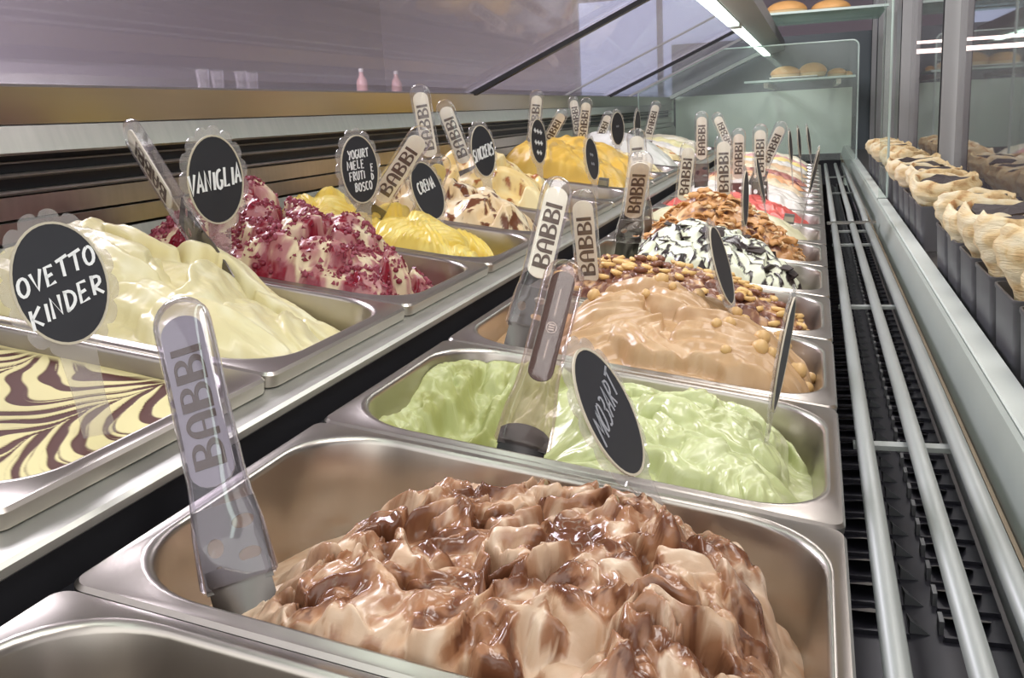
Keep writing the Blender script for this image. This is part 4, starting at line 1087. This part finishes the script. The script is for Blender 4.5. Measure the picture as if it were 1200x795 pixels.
RNG = flat_shape('board_rim', [[((OA + .0018) * math.cos(2 * PI * i / 40), (OB + .0018) * math.sin(2 * PI * i / 40)) for i in range(40)], [((OA + .0002) * math.cos(2 * PI * i / 40), (OB + .0002) * math.sin(2 * PI * i / 40)) for i in range(40)]], 0.0012, RING)
def sign(T, B, alpha, label, lines, mat=None, seed=1):
    scale = 0.87 if 'OVETTO' in label else 1.0
    x, y, z = frame(T, B, alpha)
    o = Vector(T) - z * (CZ + 0.049) * scale
    e = empty('chalk_sign', basis(x, y, z, o) @ Matrix.Scale(scale, 4))
    link('sign_plate', PLATE, e)
    bd = link('chalk_board', BRD, e, Matrix.Translation((0, -0.0018, CZ)))
    link('board_rim', RNG, e, Matrix.Translation((0, -0.0019, CZ)))
    if lines: link('chalk_writing', chalk_mesh(lines, mat or CHALK, seed), bd, Matrix.Translation((0, 0.0022, 0)))
    tag(e, label, 'sign', 'oval chalk signs')
    return e
SG = [
    ((-0.454, 0.130, 0.217), (-0.437, 0.130, 0.081), 62, 'large oval chalk sign reading OVETTO KINDER', [('OVETTO', 0.0, 0.009, .0125, .30, .96, .0021), ('KINDER', 0.002, -0.012, .0135, .30, .94, .0021)]),
    ((-0.570, 0.480, 0.262), (-0.573, 0.480, 0.133), 70, 'oval chalk sign reading VANIGLIA', [('VANIGLIA', 0.0, 0.001, .0185, .12, .62, .0027)]),
    ((-0.567, 0.780, 0.252), (-0.563, 0.780, 0.140), 70, 'oval chalk sign reading YOGURT MIELE E FRUTI D BOSCO', [('YOGURT', 0, .019, .0105, .05, .74, .0016), ('MIELE', -.006, .006, .0105, .02, .80, .0016), ('E', .021, .001, .0095, 0, .8, .0015), ('FRUTI', -.006, -.007, .0105, .05, .75, .0016), ('D', .020, -.010, .008, -.1, .8, .0015), ('BOSCO', .003, -.021, .0105, .03, .74, .0016)]),
    ((-0.559, 0.950, 0.208), (-0.538, 0.950, 0.132), 72, 'small oval chalk sign reading CREMA', [('CREMA', 0, .008, .016, .10, .62, .0024)]),
    ((-0.550, 1.200, 0.253), (-0.539, 1.200, 0.147), 72, 'oval chalk sign reading SNICKERS', [('SNICKERS', 0, -.002, .020, .15, .50, .003)]),
    ((-0.535, 1.500, 0.257), (-0.532, 1.500, 0.152), 78, 'narrow looking oval sign filled with three chalk lines', [('~~~', 0, .018, .016, -.2, .9, .003), ('~~~', 0, -.003, .016, -.2, .9, .003), ('~~', 0, -.022, .016, -.2, .9, .003)]),
    ((-0.457, 1.600, 0.214), (-0.444, 1.600, 0.088), 80, 'oval sign with faint chalk in front of the mango gelato', [('~~', 0, .008, .012, -.2, .9, .002), ('~~', 0, -.010, .012, -.2, .9, .002)]),
    ((-0.515, 2.200, 0.261), (-0.514, 2.200, 0.175), 70, 'oval sign with faint chalk behind the mango gelato', [('~~', 0, .006, .010, 0, .9, .0018)]),
    ((-0.530, 2.600, 0.262), (-0.534, 2.600, 0.160), 84, 'small oval sign seen half from its edge far along the raised row', None),
    ((-0.162, 0.220, 0.123), (-0.108, 0.220, 0.008), 82, 'oval chalk sign reading MozART, turned away from view', [('MO3ART', .0, .005, .018, .40, .56, .0016)]),
    ((-0.127, 0.680, 0.142), (-0.094, 0.680, 0.013), 84, 'edge on chalk sign stuck in the hazelnut gelato', None),
    ((-0.036, 0.360, 0.130), (-0.054, 0.360, 0.013), 85, 'edge on chalk sign at the far end of the pistachio gelato', None),
    ((-0.125, 1.200, 0.164), (-0.126, 1.200, 0.060), 86, 'edge on dark sign standing upright in the black streaked gelato', None),
    ((-0.128, 1.500, 0.168), (-0.107, 1.500, 0.057), 88, 'edge on dark sign leaning before the red sorbet', None),
    ((-0.016, 1.700, 0.167), (-0.049, 1.700, 0.006), 84, 'edge on sign at the corner of the ivory gelato by the rack', None),
    ((-0.094, 2.500, 0.185), (-0.086, 2.500, 0.085), 84, 'first of three edge on signs past the tilted spatula', None),
    ((-0.074, 2.650, 0.188), (-0.064, 2.650, 0.085), 84, 'middle one of three edge on signs past the tilted spatula', None),
    ((-0.050, 2.800, 0.186), (-0.036, 2.800, 0.085), 84, 'last of three edge on signs past the tilted spatula', None),
]
for k, (T, B, al, lab, ln) in enumerate(SG): sign(T, B, al, lab, ln, CHALKG if ('faint' in lab or 'turned' in lab) else CHALK, k)

# small grey clips standing on the pan edges
def clip(x, y, z, label, rz=0.0):
    e = empty('tag_clip', DECK @ Matrix.Translation((x, y, z)) @ Matrix.Rotation(rz, 4, 'Z'))
    b = MB(); b.prism([(-0.011, 0.0), (0.011, 0.0), (0.010, 0.018), (-0.010, 0.018)], -0.006, 0.006); b.obj('body', CLIP, e)
    b = MB(); b.box(-0.0095, 0.0095, -0.0075, -0.0062, 0.003, 0.013); b.obj('face_plate', STEEL, e)
    tag(e, label, 'clip', 'grey clips on the pan edges')
clip(-0.470, 1.7450, 0.027, 'grey clip on the pan edge in front of the mango gelato')
clip(-0.075, 1.7450, 0.0015, 'grey clip on the pan edge in front of the red sorbet')
clip(-0.345, 1.4950, 0.0015, 'small grey clip by the steel strip behind the flake pan')

# ------------------------------------------------------------------ pastry cups in dark holders
def holder_mesh():
    rings = []
    for w, d, z, r in ((0.041, 0.049, 0.0, 0.007), (0.0415, 0.0495, 0.002, 0.008), (0.045, 0.0535, 0.074, 0.009), (0.0462, 0.0547, 0.077, 0.009), (0.0462, 0.0547, 0.080, 0.009), (0.0442, 0.0527, 0.080, 0.008), (0.043, 0.0515, 0.074, 0.008), (0.039, 0.047, 0.004, 0.006)):
        rings.append([(p[0], p[1], z) for p in rrect(w, d, r, 4)])
    b = MB(); b.loft(rings)
    return b.mesh('pastry_holder', HOLD, auto=0.8)
HM = holder_mesh()
def dough_mat():
    m, nt, p = nodes_of('baked_dough')
    tc = nt.nodes.new('ShaderNodeTexCoord')
    nz = nt.nodes.new('ShaderNodeTexNoise'); nz.inputs['Scale'].default_value = 34; nz.inputs['Detail'].default_value = 6; nz.inputs['Distortion'].default_value = 0.8
    cr = nt.nodes.new('ShaderNodeValToRGB')
    cr.color_ramp.elements[0].position = 0.30; cr.color_ramp.elements[0].color = (*lin((176, 128, 76)), 1)
    cr.color_ramp.elements[1].position = 0.66; cr.color_ramp.elements[1].color = (*lin((238, 226, 192)), 1)
    e = cr.color_ramp.elements.new(0.44); e.color = (*lin((226, 200, 148)), 1)
    nt.links.new(tc.outputs['Object'], nz.inputs['Vector']); nt.links.new(nz.outputs[0], cr.inputs[0]); nt.links.new(cr.outputs[0], p.inputs['Base Color'])
    mp = nt.nodes.new('ShaderNodeMapping'); mp.inputs['Scale'].default_value = (30, 30, 220)
    n2 = nt.nodes.new('ShaderNodeTexNoise'); n2.inputs['Scale'].default_value = 1.6; n2.inputs['Detail'].default_value = 4; n2.inputs['Distortion'].default_value = 1.5
    bp = nt.nodes.new('ShaderNodeBump'); bp.inputs['Strength'].default_value = 0.7; bp.inputs['Distance'].default_value = 0.003
    nt.links.new(tc.outputs['Object'], mp.inputs[0]); nt.links.new(mp.outputs[0], n2.inputs['Vector']); nt.links.new(n2.outputs[0], bp.inputs['Height']); nt.links.new(bp.outputs[0], p.inputs['Normal'])
    p.inputs['Roughness'].default_value = 0.7
    return m
DOUGH = dough_mat()
def cup(x, y, z, label, seed, rtop=0.056, h=0.085):
    r_ = np.random.RandomState(seed)
    nu, nvv = 64, 22
    th = np.linspace(0, 2 * PI, nu, endpoint=False)
    rings = []
    ph = r_.uniform(0, 6.28, 6)
    for k in range(nvv):
        t = k / (nvv - 1)
        rr = 0.0375 + (rtop - 0.0375) * sstep(0.42, 0.95, np.array(t)) + 0.004 * sstep(0.5, 0.7, np.array(t)) * (1 - sstep(0.8, 1.0, np.array(t)))
        rr = rr - 0.0035 * float(sstep(0.86, 1.0, np.array(t)))
        amp = float(sstep(0.4, 0.7, np.array(t)))
        wob = 1 + amp * (0.018 * np.sin(2 * th + ph[0]) + 0.006 * np.sin(5 * th + ph[1] + 2 * t))
        nse = 0.0020 * fbm(th[:, None] * 2.2 + seed, np.full((nu, 1), t * 9.0), seed, 3)[:, 0] * amp + 0.0016 * amp * np.sin(t * 40 + 2.5 * np.sin(2 * th + ph[3]))
        R = rr * wob + nse
        zz = h * t + t ** 3 * (0.0035 * np.sin(2 * th + ph[4]) + 0.002 * np.sin(5 * th + ph[5]))
        rings.append(np.stack([R * np.cos(th), R * np.sin(th) * 0.95, zz], 1))
    out = rings[-1]
    for s_, dz in ((0.95, 0.002), (0.88, -0.004), (0.82, -0.018), (0.78, -0.03)):
        q = out.copy(); q[:, 0] *= s_; q[:, 1] *= s_; q[:, 2] += dz + 0.002 * np.sin(7 * th + ph[1]) * (s_ > .9)
        rings.append(q)
    b = MB(); b.loft([[tuple(p) for p in r] for r in rings])
    e = empty('pastry_cup', Matrix.Translation((x, y, z)) @ Matrix.Rotation(r_.uniform(-.10, .10), 4, 'X') @ Matrix.Rotation(r_.uniform(-.06, .10), 4, 'Y'))
    b.obj('crust', DOUGH, e, smooth=True)
    b = MB(); V = [(0, 0, h + 0.001)]; F = []
    n = 24
    for i in range(n):
        a = 2 * PI * i / n
        V.append((rtop * 0.74 * math.cos(a), rtop * 0.7 * math.sin(a), h - 0.003 + 0.003 * math.sin(3 * a + ph[0]) + 0.0015 * math.sin(8 * a)))
    for i in range(n): F.append((0, 1 + i, 1 + (i + 1) % n))
    V += [(v[0] * .9, v[1] * .9, h - 0.03) for v in V[1:]]
    for i in range(n): F.append((1 + i, 1 + n + i, 1 + n + (i + 1) % n, 1 + (i + 1) % n))
    b.add(V, F); b.obj('chocolate_filling', CHOC, e)
    tag(e, label, 'pastry', 'pastry cups in the dark holders')
ords = ['nearest', 'second', 'third', 'fourth', 'fifth', 'sixth', 'seventh', 'eighth', 'ninth', 'tenth', 'eleventh', 'twelfth', 'thirteenth', 'fourteenth', 'fifteenth', 'sixteenth', 'seventeenth']
hy = [0.435, 0.563, 0.692, 0.822, 0.952, 1.082, 1.210, 1.545, 1.675, 1.805, 1.94, 2.12, 2.40, 2.62, 2.84, 3.06, 3.28]
for k, y in enumerate(hy):
    o = link('pastry_holder', HM, None, Matrix.Translation((0.1995, y, -0.0138)))
    tag(o, '%s dark plastic holder behind the pale ledge, counted from the camera' % ords[k], 'holder', 'dark pastry holders')
    cup(0.1995, y, 0.0 if k != 5 else -0.006, '%s crinkled pastry cup with chocolate inside, counted from the camera' % ords[k], 20 + k, 0.054 + 0.004 * ((k * 7) % 3) / 2, 0.122 if k in (2, 3, 4) else 0.112)

# ------------------------------------------------------------------ pastry shelf at the end and upper shelf
def shelf(y0, y1, x0, x1, z, label):
    e = empty('glass_shelf', Matrix.Translation((0, 0, z)))
    b = MB(); b.box(x0, x1, y0, y1, -0.008, 0.0, 0.0015); b.obj('plate', clear('shelf_glass', (0.8, 0.9, 0.86), 0.05, 1.5, boost=1.5, haze=0.25, hazec=(0.75, 0.85, 0.8)), e)
    b = MB(); b.box(x0, x1, y0 - 0.003, y0 - 0.0005, -0.0085, 0.0005); b.obj('front_edge', GLED, e)
    tag(e, label, 'shelf', 'glass shelves at the end')
    return e
s1 = shelf(4.15, 4.55, -0.325, 0.135, 0.352, 'short glass shelf with pastries in front of the green end panel')
for x in (-0.25, 0.06):
    b = MB(); b.box(x, x + 0.02, 4.3, 5.3, -0.03, -0.0088); b.obj('bracket', STEEL, s1)
s2 = shelf(3.95, 4.6, -0.28, 0.245, 0.612, 'upper glass shelf over the end partition carrying round buns')
b = MB(); b.box(-0.29, 0.25, 3.93, 3.945, 0.575, 0.602); b.obj('front_rail', ALU, s2)
b = MB()
for x in (-0.285, 0.23): b.box(x, x + 0.012, 4.58, 4.6, 0.0, 0.3)
b.obj('hanger', ALU, s2)
BUN = simple('baked_bun', (206, 156, 96), 0.55, 0, 0.15, 30)
BUNB = simple('bun_side', (226, 196, 150), 0.6, 0, 0.1, 30)
ICE = simple('paper_tray', (232, 232, 226), 0.5)
def bun(x, y, z, rx, rz, label, seed):
    n = 28; rings = []
    for t, k in ((0, 0.86), (0.12, 0.98), (0.30, 1.0)):
        rings.append([(rx * k * math.cos(2 * PI * i / n), rx * k * math.sin(2 * PI * i / n), rz * t) for i in range(n)])
    e = empty('sweet_bun', Matrix.Translation((x, y, z)))
    b = MB(); b.loft(rings); b.obj('crumb_base', BUNB, e, auto=0.8)
    rings = []
    for k in range(8):
        a = k / 7 * PI / 2 * 0.97
        w = 1 + 0.03 * math.sin(seed)
        rings.append([(rx * 1.03 * math.cos(a) * w * math.cos(2 * PI * i / n), rx * 1.03 * math.cos(a) * math.sin(2 * PI * i / n), rz * (0.31 + 0.69 * math.sin(a))) for i in range(n)])
    b = MB(); b.loft(rings); b.obj('golden_top', BUN, e, auto=0.8)
    tag(e, label, 'bun', 'buns on the glass shelves')
b = MB(); b.box(-0.20, 0.0, 4.18, 4.45, 0.0, 0.004, 0.001); b.box(-0.20, 0.0, 4.18, 4.184, 0.0, 0.009)
tag(link('paper_tray', b.mesh('paper_tray', ICE), None, Matrix.Translation((-0.02, 0, 0.3535))), 'white paper tray under the pastries on the short shelf', 'tray')
bun(-0.155, 4.27, 0.3585, 0.062, 0.052, 'round bun nearest the lamp on the short glass shelf', 1)
bun(-0.030 - .01, 4.28, 0.3585, 0.058, 0.060, 'tallest bun on the short glass shelf', 2)
bun(0.062, 4.30, 0.353, 0.040, 0.036, 'small bun beside the tallest one on the short shelf', 3)
bun(0.112, 4.42, 0.353, 0.020, 0.024, 'tiny bun at the shelf corner by the glass', 4)
bun(-0.15, 4.15, 0.6135, 0.085, 0.060, 'golden bun at the lamp side of the upper shelf', 5)
bun(0.03, 4.2, 0.6135, 0.080, 0.055, 'browner bun on the upper shelf by the post', 6)

# ------------------------------------------------------------------ side counter of the shop with bottles, seen through the sloping glass
e = empty('side_counter', Matrix.Translation((-2.75, 4.2, -0.93)))
b = MB(); b.box(-0.58, 0.56, -2.6, 2.8, 0.0, 1.30); b.obj('body', simple('mauve_laminate', (126, 116, 128), 0.5), e)
b = MB(); b.box(-0.62, 0.60, -2.65, 2.85, 1.305, 1.345, 0.004); b.obj('worktop', simple('pale_worktop', (170, 162, 168), 0.35), e)
tag(e, 'mauve side counter behind the sloping glass', 'counter')
def lathe(b, prof, n=16):
    b.loft([[(r * math.cos(2 * PI * i / n), r * math.sin(2 * PI * i / n), z) for i in range(n)] for r, z in prof])
PINK = simple('pink_bottle', (214, 164, 160), 0.25); PCAP = simple('white_cap', (226, 220, 216), 0.4)
for k, (x, y) in enumerate(((-2.30, 4.46), (-2.30, 4.91))):
    e = empty('bottle', Matrix.Translation((x, y, 0.4155)))
    b = MB(); lathe(b, [(0.026, 0), (0.030, 0.004), (0.030, 0.055), (0.024, 0.075), (0.012, 0.095), (0.011, 0.112)]); b.obj('body', PINK, e, auto=0.6)
    b = MB(); lathe(b, [(0.013, 0.1125), (0.013, 0.128), (0.011, 0.130)]); b.obj('cap', PCAP, e, auto=0.6)
    tag(e, ['pink bottle standing alone on the side counter, nearer one', 'second pink bottle beyond it on the side counter'][k], 'bottle', 'pink bottles on the side counter')
for k, (x, y) in enumerate(((-2.30, 3.04), (-2.32, 3.17), (-2.30, 3.31), (-2.34, 3.46))):
    b = MB(); lathe(b, [(0.020, 0), (0.021, 0.003), (0.027, 0.085), (0.0255, 0.085), (0.019, 0.008)], 18)
    o = link('drinking_glass', b.mesh('drinking_glass', PLASTIC, auto=0.6), None, Matrix.Translation((x, y, 0.4155)))
    tag(o, ['first clear glass', 'second clear glass', 'third clear glass', 'fourth clear glass'][k] + ' in the short row on the side counter', 'glass', 'clear glasses on the side counter')

# ------------------------------------------------------------------ warm tube lamps of the shop seen through the front glass
for k, (z, dz) in enumerate(((0.575, 0), (0.520, 0))):
    e = empty('tube_lamp', Matrix.Translation((1.05, 6.5, z)))
    b = MB(); b.tube([(-0.55, 0, 0), (0.9, 0, 0)], 0.010 if k == 0 else 0.015, 10); b.obj('tube', TUBE, e, smooth=True)
    b = MB(); b.box(-0.58, -0.551, -0.02, 0.02, -0.02, 0.02); b.box(0.901, 0.93, -0.02, 0.02, -0.02, 0.02)
    b.box(-0.57, -0.56, -0.004, 0.004, 0.02, 1.94 - z); b.box(0.91, 0.92, -0.004, 0.004, 0.02, 1.94 - z); b.obj('end_cap', ALU, e)
    tag(e, ['upper warm tube lamp seen through the front glass', 'lower thicker warm tube lamp seen through the front glass'][k], 'lamp', 'tube lamps of the shop')
